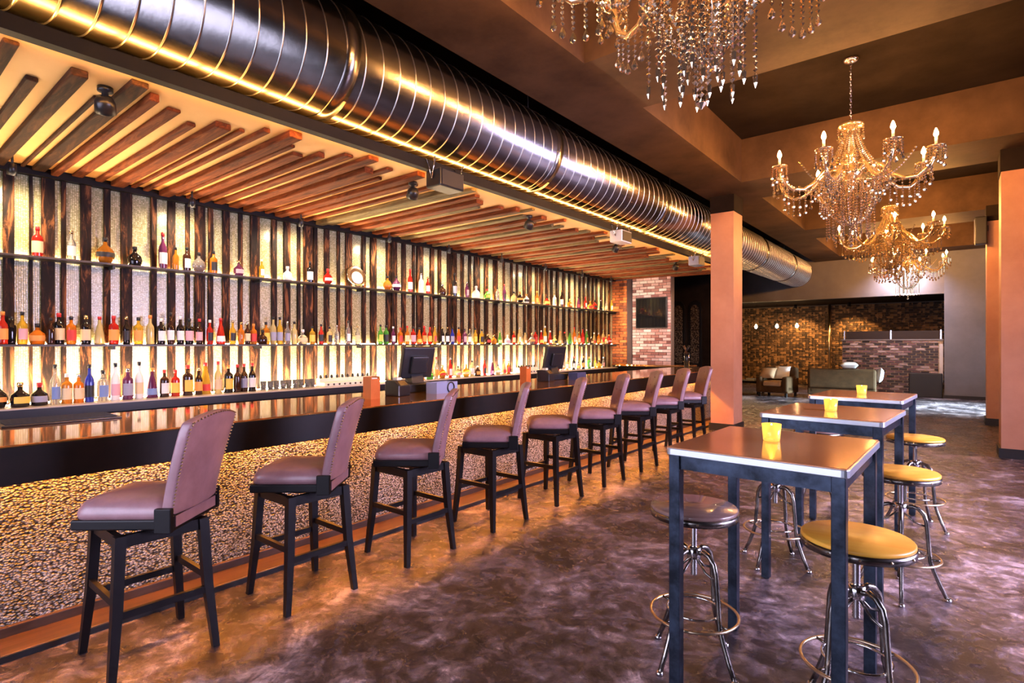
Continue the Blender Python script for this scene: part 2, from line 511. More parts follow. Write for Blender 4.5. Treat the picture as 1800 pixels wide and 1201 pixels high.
# dropped soffit over the bar with its dark edge beam and wooden slats
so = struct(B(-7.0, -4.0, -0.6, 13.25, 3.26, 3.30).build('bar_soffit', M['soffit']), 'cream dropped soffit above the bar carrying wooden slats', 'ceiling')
B(-4.0, -3.92, -0.6, 13.25, 3.222, 3.312).build('edge_beam', M['fascia'], so)
M['added_cove_glow'] = emissive('added_amber_cove_glow', (1.0, 0.46, 0.10), 34)  # added glow for the soffit edge and the duct underside
for i in range(27):
    B(-4.012, -4.0, -.5 + i * .5, -.03 + i * .5, 3.232, 3.248).build('led_or_fill_strip', M['added_cove_glow'], so)  # unseen strip added behind the edge beam to brighten the soffit band
    B(-4.16, -4.12, -.5 + i * .5, -.03 + i * .5, 3.30, 3.306).build('led_or_fill_strip', M['added_cove_glow'], so)  # unseen strip added on top of the soffit to light the duct from below
slats = [(0.59, 0.07, -3.99), (0.76, 0.063, -4.49), (0.91, 0.088, -4.15), (1.11, 0.029, -4.51), (1.19, 0.099, -3.98), (1.33, 0.059, -4.16), (1.49, 0.089, -4.32), (1.68, 0.063, -4.49), (1.81, 0.115, -4.31), (1.99, 0.044, -4.32), (2.1, 0.051, -4.15), (2.25, 0.106, -4.03), (2.41, 0.05, -4.33), (2.52, 0.1, -4.48), (2.66, 0.062, -4.3), (2.82, 0.097, -4.16), (2.99, 0.11, -4.03), (3.16, 0.1, -4.33), (3.3, 0.077, -4.18), (3.43, 0.049, -4.48), (3.56, 0.1, -4.03), (3.75, 0.11, -4.37), (3.96, 0.059, -4.31), (4.14, 0.1, -4.16), (4.32, 0.079, -4.03), (4.51, 0.085, -4.17)]
slats = [(0.40, .08, -4.2), (0.24, .06, -4.4), (0.08, .10, -4.06), (-.10, .06, -4.3), (-.26, .09, -4.15), (-.44, .07, -4.4)] + [(a, b_, max(c, -9) if c < -4.03 else -4.04) for a, b_, c in slats]
y = 4.68; k = 0
steps = [-4.32, -4.48, -4.30, -4.18, -4.05, -4.34, -4.20, -4.48, -4.06, -4.36]
while y < 12.95:
    wd = rnd.choice([.06, .08, .10, .12])
    slats.append((y, wd, steps[k % 10] + rnd.uniform(-.03, .03))); k += 1
    y += wd + rnd.uniform(.06, .13)
for i, (y0, wd, xt) in enumerate(slats):
    th = [.026, .032, .050, .028, .038, .058][i % 6]
    y0 *= 1.02; wd *= 1.02; xt = min(xt * 1.02, -4.06)
    mt = M['slat_b'] if y0 < 1.3 else (M['slat_a'] if (y0 < 4.0 or i % 3) else M['slat_c'])
    if 4.0 < y0 and i % 4 == 1: mt = M['slat_c']
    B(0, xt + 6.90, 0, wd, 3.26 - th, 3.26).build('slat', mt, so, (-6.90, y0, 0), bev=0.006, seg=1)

# right wall and wall behind the camera, with their windows
struct(MB().box(3.4, 3.6, -2.4, 3.1, 0, CZ).box(3.4, 3.6, 8.1, 16.0, 0, CZ).box(3.4, 3.6, 18.4, 25.2, 0, CZ)
       .box(3.4, 3.6, 3.1, 8.1, 0, 0.7).box(3.4, 3.6, 3.1, 8.1, 2.7, CZ).box(3.4, 3.6, 16.0, 18.4, 2.5, CZ).build('wall_right', M['plaster_dark']),
       'dark right-hand wall pierced by side windows and a door', 'wall')
struct(MB().box(-7.3, -5.3, -2.4, -2.2, 0, CZ).box(0.1, 3.4, -2.4, -2.2, 0, CZ).box(-5.3, 0.1, -2.4, -2.2, 0, 0.25).box(-5.3, 0.1, -2.4, -2.2, 2.85, CZ).build('wall_front', M['plaster_dark']),
       'dark street wall behind the viewer holding the shop window', 'wall')
def window(name, lab, horizontal, a0, a1, z0, z1, pos, n):
    m = MB()
    def bar(p0, p1, q0, q1):
        if horizontal: m.box(p0, p1, pos - .03, pos + .03, q0, q1)
        else: m.box(pos - .03, pos + .03, p0, p1, q0, q1)
    for i in range(n + 1):
        c = a0 + (a1 - a0) * i / n
        c = min(max(c, a0 + .03), a1 - .03)
        bar(c - .03, c + .03, z0, z1)
    bar(a0, a1, z0, z0 + .06); bar(a0, a1, z1 - .06, z1)
    o = struct(m.build(name, M['black']), lab, 'window')
    for i in range(n):
        p0, p1 = a0 + (a1 - a0) * i / n + .03, a0 + (a1 - a0) * (i + 1) / n - .03
        if horizontal: B(p0, p1, pos - .004, pos + .004, z0 + .06, z1 - .06).build('pane', M['glasspane'], o)
        else: B(pos - .004, pos + .004, p0, p1, z0 + .06, z1 - .06).build('pane', M['glasspane'], o)
window('window_1', 'wide street window behind the viewer', True, -5.3, 0.1, 0.25, 2.85, -2.3, 4)
window('window_2', 'side window in the right-hand wall', False, 3.1, 8.1, 0.7, 2.7, 3.5, 4)
window('window_3', 'glazed side door near the lounge', False, 16.0, 18.4, 0.0, 2.5, 3.5, 2)

# columns
def column(x0, x1, y0, y1, lab):
    root = struct(B(x0, x1, y0, y1, 0, BZ - .30).build('column', M['column']), lab, 'column')
    B(x0 - .025, x1 + .025, y0 - .025, y1 + .025, 0, 0.13).build('plinth', M['black'], root)
    B(x0 - .01, x1 + .01, y0 - .01, y1 + .01, BZ - .30, BZ).build('capital', M['plaster_dark'], root)
column(-3.45, -3.05, 10.0, 10.5, 'tan square column standing at the far end of the bar')
column(0.48, 0.92, 10.03, 10.53, 'tan square column at the right edge of the picture')
column(0.46, 0.90, 13.9, 14.4, 'tan square column behind the nearer right-hand column')

# ------------------------------------------------------------------ far end: brick, doors, lounge
def brick_wall(parent, x0, x1, y, z0, z1, bw, bh, mat, skip=None, dep=0.03, gap=.006):
    me = B(-bw / 2 + gap, bw / 2 - gap, -dep, 0.0, -bh / 2 + gap, bh / 2 - gap).mesh('brick', mat)
    mh = B(-bw / 4 + gap, bw / 4 - gap, -dep, 0.0, -bh / 2 + gap, bh / 2 - gap).mesh('brick', mat)
    z = z0 + bh / 2; row = 0
    while z + bh / 2 <= z1 + .001:
        x = x0 + (bw / 2 if row % 2 == 0 else 0)
        if row % 2:
            place(mh, 'brick', parent, (x0 + bw / 4, y, z))
            x = x0 + bw
        while x + bw / 2 <= x1 + .001:
            if not (skip and skip[0] < x < skip[1] and skip[2] < z < skip[3]):
                place(me, 'brick', parent, (x, y + rnd.uniform(-.006, .006), z))
            x += bw
        if x - bw / 2 + bw / 2 <= x1 + .001:
            place(mh, 'brick', parent, (x - bw / 2 + bw / 4, y, z))
        z += bh; row += 1

wb = struct(B(-7.0, -5.5, 13.13, 13.30, 0, 3.26).build('wall_end', M['mortar']), 'pale pinkish brick end wall behind the bar holding a television', 'wall')
brick_wall(wb, -6.55, -5.51, 13.13, 1.05, 3.24, .208, .073, M['brick_pink'])
pr = struct(B(-7.0, -6.57, 12.86, 13.13, 0, 3.26).build('brick_pier', M['mortar']), 'orange brick pier at the far end of the bottle shelves', 'wall')
brick_wall(pr, -7.0, -6.57, 12.86, 1.0, 3.24, .215, .073, M['brick_orange'])

def telly():
    r = tag(empty('television', (-6.0, 13.09, 1.95)), 'flat black television hung on the pale brick end wall', 'television')
    B(-.42, .42, -.06, 0, 0, 0.78).build('casing', M['plastic'], r, bev=.006)
    B(-.39, .39, -.068, -.058, .03, .75).build('screen', M['screen'], r)
telly()

wd = struct(B(-7.0, -4.85, 15.5, 15.7, 0, CZ).build('wall_partition', M['plaster_dark']), 'dark partition wall with two arched doors beyond the bar', 'wall')
for i, cx in enumerate((-6.26, -5.78)):
    m = MB()
    poly = [(-.19, 0.0), (.19, 0.0), (.19, 2.55)] + [(.19 * math.cos(a), 2.55 + .24 * math.sin(a)) for a in [PI * k / 8 for k in range(1, 8)]] + [(-.19, 2.55)]
    m.prism(poly, -.05, 0)
    d = struct(m.build('door_%d' % (i + 1), M['darkwood'], None, (cx, 15.5, 0), bev=.008), ('left' if i == 0 else 'right') + ' one of two dark arched doors beyond the bar', 'door')
    m = MB()
    poly = [(-.12, 1.0), (.12, 1.0), (.12, 2.5)] + [(.12 * math.cos(a), 2.5 + .17 * math.sin(a)) for a in [PI * k / 8 for k in range(1, 8)]] + [(-.12, 2.5)]
    m.prism(poly, -.06, -.045)
    m.build('glazed_panel', mottled('ornate_dark_glass', [(0.45, (0.012, 0.009, 0.008)), (0.62, (0.16, 0.12, 0.09))], 30, 0.2, 0.2), d)
    MB().lathe([(0, -.02), (.02, -.01), (.02, .01), (0, .02)], 10).build('door_knob', M['brass'], d, (.15 if i == 0 else -.15, -.08, 1.05))

# lounge: header, pier, ceiling, back wall
hd = struct(B(-7.0, -0.26, 20.0, 20.25, 3.0, CZ).build('wall_header', M['pale']), 'pale header above the opening to the brick lounge', 'wall')
struct(B(-0.26, 0.66, 20.0, 20.3, 0, CZ).build('wall_pier', M['grey']), 'grey wall pier at the right of the lounge opening', 'wall')
struct(B(-0.28, 0.68, 19.97, 20.0, 0, 0.09).build('baseboard_pier', M['black']), 'black baseboard along the grey wall pier', 'baseboard')
struct(B(0.66, 3.4, 22.4, 22.6, 0, CZ).build('wall_passage', M['grey']), 'grey wall at the end of the right-hand passage', 'wall')
struct(B(-7.0, -0.26, 20.25, 23.4, 3.0, 3.1).build('ceiling_lounge', M['plaster_dark']), 'low dark ceiling over the brick lounge', 'ceiling')
bk = struct(B(-7.0, 0.66, 23.2, 23.4, 0, 3.0).build('wall_back', M['mortar']), 'dark amber brick back wall of the lounge', 'wall')
m = MB(); z = 0.04; row = 0
while z < 2.95:
    x = -6.95 - (.11 if row % 2 else 0)
    while x < -0.3:
        j = rnd.uniform(0.0, .02)
        m.box(x + .006, x + .214, 23.17 - j, 23.2, z + .005, z + .07)
        x += .22
    z += .075; row += 1
tag(m.build('bricks', M['brick_wall'], bk), kind='stuff')
hw = struct(B(-2.83, -0.29, 20.36, 20.5, 0, 1.66).build('wall_low', plain('pale_mortar', (0.62, 0.55, 0.50), .85)), 'low grey and pink brick wall at the lounge opening', 'wall')
brick_wall(hw, -2.83, -0.29, 20.36, 0.0, 1.66, .212, .0755, M['brick_grey'], gap=.011)
B(-2.86, -0.28, 20.32, 20.52, 1.66, 1.70).build('coping', M['pale'], hw)
B(-2.75, -0.36, 20.42, 20.43, 1.70, 1.95).build('glass_panel', plain('smoked_glass', (.03, .02, .017), .45, spec=.2), hw)
for x in (-2.78, -1.55, -0.34):
    B(x - .015, x + .015, 20.40, 20.45, 1.70, 1.97).build('panel_post', M['chrome'], hw)
tag(MB().tube([(-3.62, 23.08, 0), (-3.62, 23.08, 3.0)], .045, 10).build('brass_pipe', M['brass']), 'tall brass pipe on the lounge brick wall', 'pipe')
tag(B(-1.08, -0.30, 19.95, 20.3, 0.04, 0.74).build('speaker_cabinet', M['black'], bev=.02), 'black speaker cabinet on the floor before the low brick wall', 'speaker')
bpy.data.objects['speaker_cabinet'].location.z = -0.04

lamp_pos = [(-6.45, 'leftmost'), (-5.78, 'second from left'), (-5.06, 'third from left'), (-4.40, 'rightmost')]
for i, (x, wlab) in enumerate(lamp_pos):
    r = tag(empty('pendant_bulb', (x, 21.6, 3.0)), 'small warm pendant bulb in the lounge, %s of the row of four' % wlab, 'lamp', 'pendant bulbs in the lounge')
    MB().tube([(0, 0, 0), (0, 0, -.72)], .006, 6).build('cord', M['black'], r)
    MB().lathe([(0, -.88), (.045, -.85), (.055, -.80), (.03, -.74), (.02, -.72), (0, -.72)], 12).build('bulb', emissive('pendant_glow', (1.0, .62, .28), 55), r)
def spot(name, loc, target, power, color, angle=70, blend=0.6, size=0.05, parent=None):
    d = bpy.data.lights.new(name, 'SPOT')
    d.energy = power; d.color = color; d.spot_size = R(angle); d.spot_blend = blend; d.shadow_soft_size = size
    o = bpy.data.objects.new(name, d); COL.objects.link(o)
    o.location = loc
    v = Vector(target) - Vector(loc)
    o.rotation_euler = v.to_track_quat('-Z', 'Y').to_euler()
    return o
def wall_washer(x, lab):
    r = tag(empty('wall_washer', (x, 22.3, 3.0)), lab, 'lamp')
    MB().lathe([(.05, 0), (.05, -.12), (.06, -.14), (.045, -.14), (.04, -.05), (0, -.05)], 12).build('can', M['black'], r)
    spot('lounge_wash_light', (x, 22.3, 2.84), (x, 23.2, 0.9), 120, (1.0, .55, .18), 95)
wall_washer(-4.6, 'black can wall washer over the lounge sofa')
wall_washer(-2.9, 'black can wall washer over the low brick wall')
# stage light that washes the header
def header_light(x, lab, col, pw, tx):
    r = tag(empty('stage_light', (x, 19.35, BZ)), lab, 'lamp')
    MB().tube([(0, 0, 0), (0, 0, -.12)], .012, 8).build('stem', M['black'], r)
    MB().lathe([(.06, -.09), (.07, 0), (.05, .10), (0, .11)], 14).build('housing', M['black'], r, (0, 0, -.20), (R(-60), 0, 0))
    spot('stage_light_beam', (x, 19.48, BZ - .30), (tx, 20.0, 3.2), pw, col, 130, 1.0)
header_light(-1.2, 'small stage light under the last beam washing the header', (0.88, 0.80, 1.0), 300, -1.2)

# armchair, sofa, cushions, low table
def seat_unit(name, lab, cat, loc, rz, wdt, ncush, mat, matc):
    r = tag(empty(name, loc, rz), lab, cat)
    B(-wdt / 2, wdt / 2, -.42, .40, .12, .32).build('base', mat, r, bev=.03)
    B(-wdt / 2, wdt / 2, .22, .46, .30, .86).build('backrest', mat, r, bev=.07, seg=3)
    for s_ in (-1, 1):
        x = s_ * (wdt / 2 - .09)
        B(x - .09, x + .09, -.44, .40, .14, .60).build('armrest', mat, r, bev=.06, seg=3)
    cw = (wdt - .38) / ncush
    for i in range(ncush):
        x = -wdt / 2 + .19 + cw * (i + .5)
        B(x - cw / 2 + .01, x + cw / 2 - .01, -.44, .22, .31, .47).build('seat_cushion', matc, r, bev=.05, seg=3)
    for sx in (-1, 1):
        for sy in (-.36, .36):
            B(sx * (wdt / 2 - .08) - .03, sx * (wdt / 2 - .08) + .03, sy - .03, sy + .03, 0, .13).build('foot', M['black'], r)
    return r
M['sofa'] = mottled('olive_brown_sofa_leather', [(0.3, (0.045, 0.024, 0.010)), (0.7, (0.09, 0.048, 0.020))], 4, 0.7, 0.05, spec=0.15)
M['sofa_pale'] = mottled('pale_tan_cushion', [(0.3, (0.45, 0.30, 0.17)), (0.7, (0.6, 0.42, 0.26))], 4, 0.45, 0.05)
seat_unit('armchair', 'brown leather armchair with a pale seat cushion in the lounge', 'armchair', (-4.15, 17.75, 0), R(-8), .92, 1, M['sofa'], M['sofa_pale'])
seat_unit('sofa', 'olive brown sofa seen from behind in the lounge', 'sofa', (-2.55, 18.1, 0), R(188), 1.65, 2, M['sofa'], M['sofa'])
def pillow(lab, loc, rot, mat):
    m = MB(); n = 8
    for sgn in (1, -1):
        v = []; f = []
        for i in range(n + 1):
            for j in range(n + 1):
                a, b_ = i / n * 2 - 1, j / n * 2 - 1
                h = .085 * max(0, (1 - a ** 4) * (1 - b_ ** 4)) ** .6
                v.append((a * .22 * (1 - .06 * (1 - b_ * b_)), sgn * h, b_ * .2 * (1 - .06 * (1 - a * a))))
        for i in range(n):
            for j in range(n):
                q = (i * (n + 1) + j, (i + 1) * (n + 1) + j, (i + 1) * (n + 1) + j + 1, i * (n + 1) + j + 1)
                f.append(q if sgn < 0 else q[::-1])
        m._add(v, f, True)
    tag(m.build('cushion', mat, None, loc, rot), lab, 'cushion')
M['bluewhite'] = plain('pale_blue_fabric', (0.55, 0.68, 0.85), 0.7)
pillow('white cushion leaning on the brown armchair back', (-4.02, 17.80, .70), (R(-18), 0, R(-8)), M['white'])
pillow('pale tan cushion beside the white one on the armchair', (-4.36, 17.55, .69), (R(-40), 0, R(-8)), M['sofa_pale'])
pillow('white cushion lying on top of the sofa back', (-2.30, 17.75, .96), (R(84), 0, R(8)), M['white'])
pillow('pale blue cushion hanging over the end of the sofa', (-1.62, 18.05, .70), (R(8), 0, R(98)), M['bluewhite'])
r = tag(empty('coffee_table', (-5.3, 18.3, 0)), 'low black coffee table left of the armchair', 'table')
B(-.6, .6, -.35, .35, .34, .40).build('top', M['darkwood'], r, bev=.008)
for sx in (-1, 1):
    for sy in (-1, 1):
        B(sx * .54 - .03, sx * .54 + .03, sy * .29 - .03, sy * .29 + .03, 0, .34).build('leg', M['darkwood'], r)
r = tag(empty('magazine_stack', (-5.0, 18.2, .40)), 'pale blue and white magazine stack on the low coffee table', 'magazines')
for i in range(4):
    B(-.14, .14, -.10, .10, i * .018, i * .018 + .016).build('magazine', [M['white'], M['bluewhite']][i % 2], r, None, (0, 0, R(rnd.uniform(-14, 14))))

# ------------------------------------------------------------------ ventilation duct
DX, DZ, DR = -4.08, 3.885, 0.455
duct = tag(empty('ventilation_duct', (DX, 0, DZ)), 'large round galvanised spiral duct running above the bar edge', 'duct')
Y0, Y1 = -1.6, 23.8
rotY = Matrix.Rotation(R(-90), 4, 'X')
MB().lathe([(DR, Y0), (DR, Y1)], 64, True, rotY).build('duct_pipe', M['duct'], duct)
ring = MB()
ring.tube([(DR * math.cos(2 * PI * i / 64), .07 * math.cos(2 * PI * i / 64 + 1.2), DR * math.sin(2 * PI * i / 64)) for i in range(64)], .006, 6, True, True)
ring_me = ring.mesh('seam', M['seam'])
n = 0; yy = Y0 + .1
while yy < Y1 - .05:
    place(ring_me, 'seam', duct, (0, yy, 0)); yy += .172; n += 1
coup = MB().lathe([(DR, -.06), (DR + .012, -.058), (DR + .012, .058), (DR, .06)], 64, True, rotY, cap=False).mesh('coupling', M['duct'])
for yy in (2.55, 5.4, 8.5, 11.6, 14.7, 17.8, 21.0):
    place(coup, 'coupling', duct, (0, yy, 0))
MB().lathe([(DR, 0), (DR * .97, .05), (DR * .6, .10), (0, .12)], 48, True, rotY).build('end_cap', M['duct'], duct, (0, Y1, 0))
g = B(-.02, .02, -.5, .5, -.14, .14).build('supply_grille', M['white'], duct, (DR * .93, 22.6, -.16), (0, R(22), 0))
for i in range(6):
    B(.018, .030, -.46, .46, -.115 + i * .046, -.10 + i * .046).build('louvre', M['chrome'], g)
for yy in (1.5, 5.0, 9.0, 13.0, 17.0, 21.0):
    for sx in (-.28, .28):
        MB().tube([(sx, yy, DR * .7), (sx, yy, CZ - DZ)], .006, 6).build('hanger', M['black'], duct)

# ------------------------------------------------------------------ bar counter
bar = tag(empty('bar_counter', (0, 0, 0)), 'long bar counter with amber top, black edge and pebbled front', 'bar')
BY0, BY1 = 0.0, 11.95
B(-4.72, -3.59, BY0 - .4, BY1, 1.01, 1.055).build('bar_top', M['bartop'], bar, bev=.006)
B(-3.64, -3.585, BY0 - .4, BY1, 0.86, 1.046).build('front_edge', M['barfront'], bar, bev=.004)
B(-3.95, -3.85, BY0 - .4, BY1 - .25, 0.0, 1.01).build('front_panel', M['pebble'], bar)
B(-3.85, -3.82, BY0 - .4, BY1 - .25, 0.0, 0.085).build('base_board', M['basewood'], bar, bev=.006)
B(-3.82, -3.60, BY0 - .4, BY1 - .25, 0.0, 0.035).build('foot_step', M['basewood'], bar, bev=.006)
B(-3.603, -3.594, BY0 - .4, BY1 - .25, 0.0, 0.030).build('shaded_step_face', M['black'], bar)  # black strip paints the shade on the step's front face
B(-4.60, -4.52, BY0 - .4, BY1 - .25, 0.0, 1.01).build('rear_panel', M['counter_front'], bar)
for i in range(23):
    y0 = -.3 + i * .52
    B(-3.815, -3.795, y0, y0 + .50, .998, 1.006).build('led_or_fill_strip', M['led_bar'], bar, (0, 0, 0))
# return of the bar at the far end
ret = tag(empty('bar_return', (0, 0, 0)), 'far return of the bar running back to the brick end wall', 'bar')
B(-6.45, -4.72, 12.0, 12.75, 1.02, 1.065).build('counter_top', M['bartop'], ret, bev=.005)
B(-6.45, -4.72, 12.04, 12.10, 0.0, 1.02).build('front_panel', M['barfront'], ret)
B(-4.80, -4.72, 12.10, 12.72, 0.0, 1.02).build('end_panel', M['barfront'], ret)
# back counter
bc = tag(empty('back_counter', (0, 0, 0)), 'pale topped back counter under the bottle shelves', 'counter')
CZT = 0.985
B(-6.90, -6.38, -0.3, 12.0, CZT - .05, CZT).build('counter_top', M['counter'], bc, bev=.004)
B(-6.385, -6.365, -0.3, 12.0, CZT - .09, CZT - .012).build('counter_edge', M['counter_front'], bc)
for i in range(14):
    y0 = -.28 + i * .876
    B(-6.90, -6.45, y0 + .01, y0 + .866, .08, CZT - .05).build('cabinet_body', M['counter_front'], bc)
    d = B(-6.45, -6.43, y0 + .03, y0 + .846, .12, CZT - .10).build('cabinet_door', M['fascia'], bc, bev=.004)
    MB().tube([(-6.41, y0 + .72, .55), (-6.41, y0 + .72, .75)], .008, 6).build('handle', M['chrome'], d)
for i in range(25):
    y0 = -.2 + i * .487
    B(-6.82, -6.795, y0, y0 + .46, CZT - .006, CZT + .002).build('led_or_fill_strip', M['led_wall'], bc)
# wall shelves
def shelf(z, y0, y1, lab):
    s_ = tag(empty('wall_shelf', (-7.0, 0, z)), lab, 'shelf')
    B(.03, .24, y0, y1, -.022, 0).build('shelf_board', M['shelf'], s_, bev=.003)
    yy = y0 + .5
    while yy < y1:
        B(.03, .20, yy - .012, yy + .012, -.055, -.022).build('bracket', M['black'], s_)
        yy += 1.55
    n = int((y1 - y0) / .5)
    for i in range(n):
        a = y0 + (y1 - y0) * i / n
        B(.035, .05, a + .02, a + .46, 0, .008).build('led_or_fill_strip', M['added_shelf_glow'], s_)  # unseen strips added on the shelf to wash wall and soffit
SH_LO, SH_UP = 1.548, 2.385
shelf(SH_LO, -0.2, 12.8, 'lower dark steel bottle shelf on the tiled wall')
shelf(SH_UP, -0.2, 12.8, 'upper dark steel bottle shelf on the tiled wall')

# ------------------------------------------------------------------ bottles
GL = {
 'clear': glassmat('clear_glass', (0.95, 0.93, 0.88), .85), 'amber': glassmat('amber_glass', (0.75, 0.27, 0.03), .6),
 'dark': glassmat('dark_brown_glass', (0.045, 0.018, 0.012), .3), 'black': plain('black_glass', (0.008, 0.007, 0.009), .08),
 'red': glassmat('red_glass', (0.60, 0.03, 0.02), .45), 'gold': glassmat('golden_glass', (0.95, 0.58, 0.06), .6),
 'green': glassmat('green_glass', (0.10, 0.42, 0.06), .5), 'blue': glassmat('cobalt_blue_glass', (0.03, 0.05, 0.48), .5),
 'purple': glassmat('purple_glass', (0.14, 0.03, 0.10), .35), 'orange': glassmat('orange_glass', (0.88, 0.24, 0.02), .5),
 'white': plain('frosted_white_glass', (0.82, 0.80, 0.76), .3), 'pale yellow': glassmat('pale_yellow_glass', (0.98, 0.80, 0.35), .6),
}
LB = {'cream': plain('cream_label', (0.78, 0.62, 0.36), .6), 'white': plain('white_label', (0.85, 0.83, 0.80), .6),
      'black': plain('black_label', (0.015, 0.015, 0.017), .5), 'yellow': plain('yellow_label', (0.85, 0.60, 0.10), .6),
      'blue': plain('blue_label', (0.18, 0.28, 0.55), .6), 'pink': plain('pink_label', (0.75, 0.42, 0.46), .6),
      'red': plain('red_label', (0.62, 0.05, 0.04), .6), 'orange': plain('orange_label', (0.85, 0.36, 0.08), .6),
      'grey': plain('grey_blue_label', (0.32, 0.34, 0.46), .6)}
CP = {'black': M['plastic'], 'red': plain('red_cap', (0.60, 0.03, 0.03), .35), 'gold': M['gold'], 'white': M['white'],
      'orange': plain('orange_cap', (0.85, 0.28, 0.05), .4), 'silver': M['chrome']}
# unit profiles: height 1.0, (body profile, cap z, cap radius, label z0, z1, label radius) radii for height .30 bottles
def prof(kind):
    if kind == 'slim':
        return [(0, 0), (.036, 0), (.038, .008), (.038, .165), (.034, .185), (.017, .215), (.014, .23), (.014, .275)], (.268, .302, .0165), (.045, .145, .0388)
    if kind == 'shouldered':
        return [(0, 0), (.042, 0), (.044, .01), (.044, .175), (.040, .195), (.018, .215), (.015, .225), (.015, .26)], (.255, .292, .018), (.04, .15, .0448)
    if kind == 'squat':
        return [(0, 0), (.055, 0), (.060, .012), (.064, .06), (.058, .10), (.03, .125), (.017, .14), (.017, .165)], (.16, .20, .022), (.03, .085, .0645)
    if kind == 'round':
        return [(0, 0), (.040, 0), (.062, .03), (.072, .075), (.062, .12), (.03, .155), (.016, .17), (.016, .20)], (.195, .235, .02), (.055, .095, .0725)
    if kind == 'tall':
        return [(0, 0), (.037, 0), (.039, .01), (.040, .19), (.034, .23), (.016, .27), (.014, .29), (.014, .345)], (.335, .375, .0165), (.05, .165, .0405)
    if kind == 'taper':
        return [(0, 0), (.046, 0), (.048, .012), (.040, .10), (.026, .18), (.016, .215), (.014, .26)], (.252, .285, .017), (.03, .09, .0485)
BM = {}
for kd in ('slim', 'shouldered', 'squat', 'round', 'tall', 'taper'):
    p, (c0, c1, cr), (l0, l1, lr) = prof(kd)
    body = MB().lathe(p, 14).mesh('bottle_' + kd, GL['clear'])
    cap = MB().lathe([(0, c0), (cr, c0), (cr, c1 - .004), (cr * .85, c1), (0, c1)], 12).mesh('cap', CP['black'])
    if kd == 'taper':
        lp = [(.0477, .03), (.0422, .09)]
    elif kd == 'squat':
        lp = [(.0622, .032), (.0650, .06), (.0615, .085)]
    elif kd == 'round':
        lp = [(.0695, .055), (.0730, .075), (.0695, .097)]
    else:
        lp = [(lr, l0), (lr, l1)]
    lab = MB().lathe(lp, 10, True, None, False, (R(-75), R(75))).mesh('paper_label', LB['cream'])
    BM[kd] = (body, cap, lab)

SHAPE = {'slim': 'slim', 'shouldered': 'square-shouldered', 'squat': 'squat', 'round': 'round', 'tall': 'tall', 'taper': 'tapering'}
def bottle(kd, gl, lb, cp, loc, sc_, lab, group, rz):
    body, cap, lme = BM[kd]
    o = place(body, 'liquor_bottle', None, loc, (0, 0, rz), (sc_,) * 3, GL[gl])
    tag(o, lab, 'bottle', group)
    place(cap, 'cap', o, mat=CP[cp])
    if lb:
        place(lme, 'paper_label', o, mat=LB[lb])

RAD = {'slim': .038, 'shouldered': .045, 'squat': .065, 'round': .073, 'tall': .041, 'taper': .048}
def row_of(items, x, z, where, group, xj=.04):
    px, py, pr_, sg, shift = x, -9, 0, 1, 0.0
    for i, (yy, kd, gl, lb, cp, s_) in enumerate(items):
        rd = RAD[kd] * s_
        yy += shift
        need, gap = rd + pr_ + .004, yy - py
        bx = x + rnd.uniform(-.012, .012)
        if gap < need:
            dx = math.sqrt(max(need * need - gap * gap, 0))
            sg = -1 if px > x else 1
            bx = px + sg * dx
            lim = x + sg * xj
            if (bx - lim) * sg > 0:
                bx = lim
                dy = math.sqrt(max(need * need - (bx - px) ** 2, 0))
                shift += dy - gap
                yy = py + dy
        elif shift > 0:
            back = min(shift, gap - need); yy -= back; shift -= back
        px, py, pr_ = bx, yy, rd
        lab = '%s %s bottle%s, %s from the near end of the %s' % (gl, SHAPE[kd], (' with %s label' % lb) if lb else ' with %s cap' % cp, nth(i + 1), where)
        bottle(kd, gl, lb, cp, (bx, yy, z), s_, lab, group, R(rnd.uniform(-30, 30)))

upper = [(1.25, 'shouldered', 'red', 'cream', 'red', 1.0), (1.51, 'slim', 'clear', 'white', 'gold', .98), (1.79, 'round', 'amber', 'black', 'black', 1.15), (2.05, 'squat', 'black', None, 'black', 1.05),
         (2.32, 'tall', 'purple', 'white', 'red', 1.08), (2.45, 'slim', 'amber', None, 'black', .85), (2.57, 'shouldered', 'dark', 'white', 'black', .95), (2.70, 'round', 'clear', None, 'black', 1.0),
         (2.86, 'shouldered', 'orange', 'black', 'black', .92), (3.15, 'squat', 'purple', 'pink', 'gold', .95), (3.44, 'slim', 'gold', 'white', 'white', .8), (3.79, 'squat', 'white', None, 'white', .95),
         (4.11, 'shouldered', 'black', 'white', 'black', 1.0), (4.39, 'round', 'red', 'white', 'red', .95), (5.43, 'round', 'orange', None, 'black', .95), (5.56, 'round', 'purple', 'white', 'black', 1.0),
         (5.89, 'tall', 'red', 'white', 'red', 1.0), (6.12, 'slim', 'white', None, 'silver', 1.12), (6.26, 'slim', 'red', 'white', 'gold', .95), (6.60, 'squat', 'dark', None, 'silver', 1.0), (6.88, 'tall', 'black', 'grey', 'black', 1.1),
         (7.22, 'slim', 'purple', 'pink', 'silver', .98), (7.44, 'squat', 'white', None, 'white', 1.15)]
kinds = ['slim', 'shouldered', 'squat', 'taper', 'tall', 'round']
gls = ['amber', 'dark', 'clear', 'red', 'gold', 'white', 'orange', 'purple', 'black', 'green', 'pale yellow']
lbs = ['cream', 'white', 'yellow', None, 'black', 'pink', 'orange', 'white', 'red']
cps = ['black', 'red', 'gold', 'white', 'black', 'silver', 'orange']
def fill(y0, y1, s0, s1, sc0=.85, sc1=1.02, gset=None):
    out = []; yy = y0
    while yy < y1:
        out.append((yy, rnd.choice(kinds), rnd.choice(gset or gls), rnd.choice(lbs), rnd.choice(cps), rnd.uniform(sc0, sc1)))
        yy += rnd.uniform(s0, s1)
    return out
upper += fill(7.75, 12.6, .20, .38)
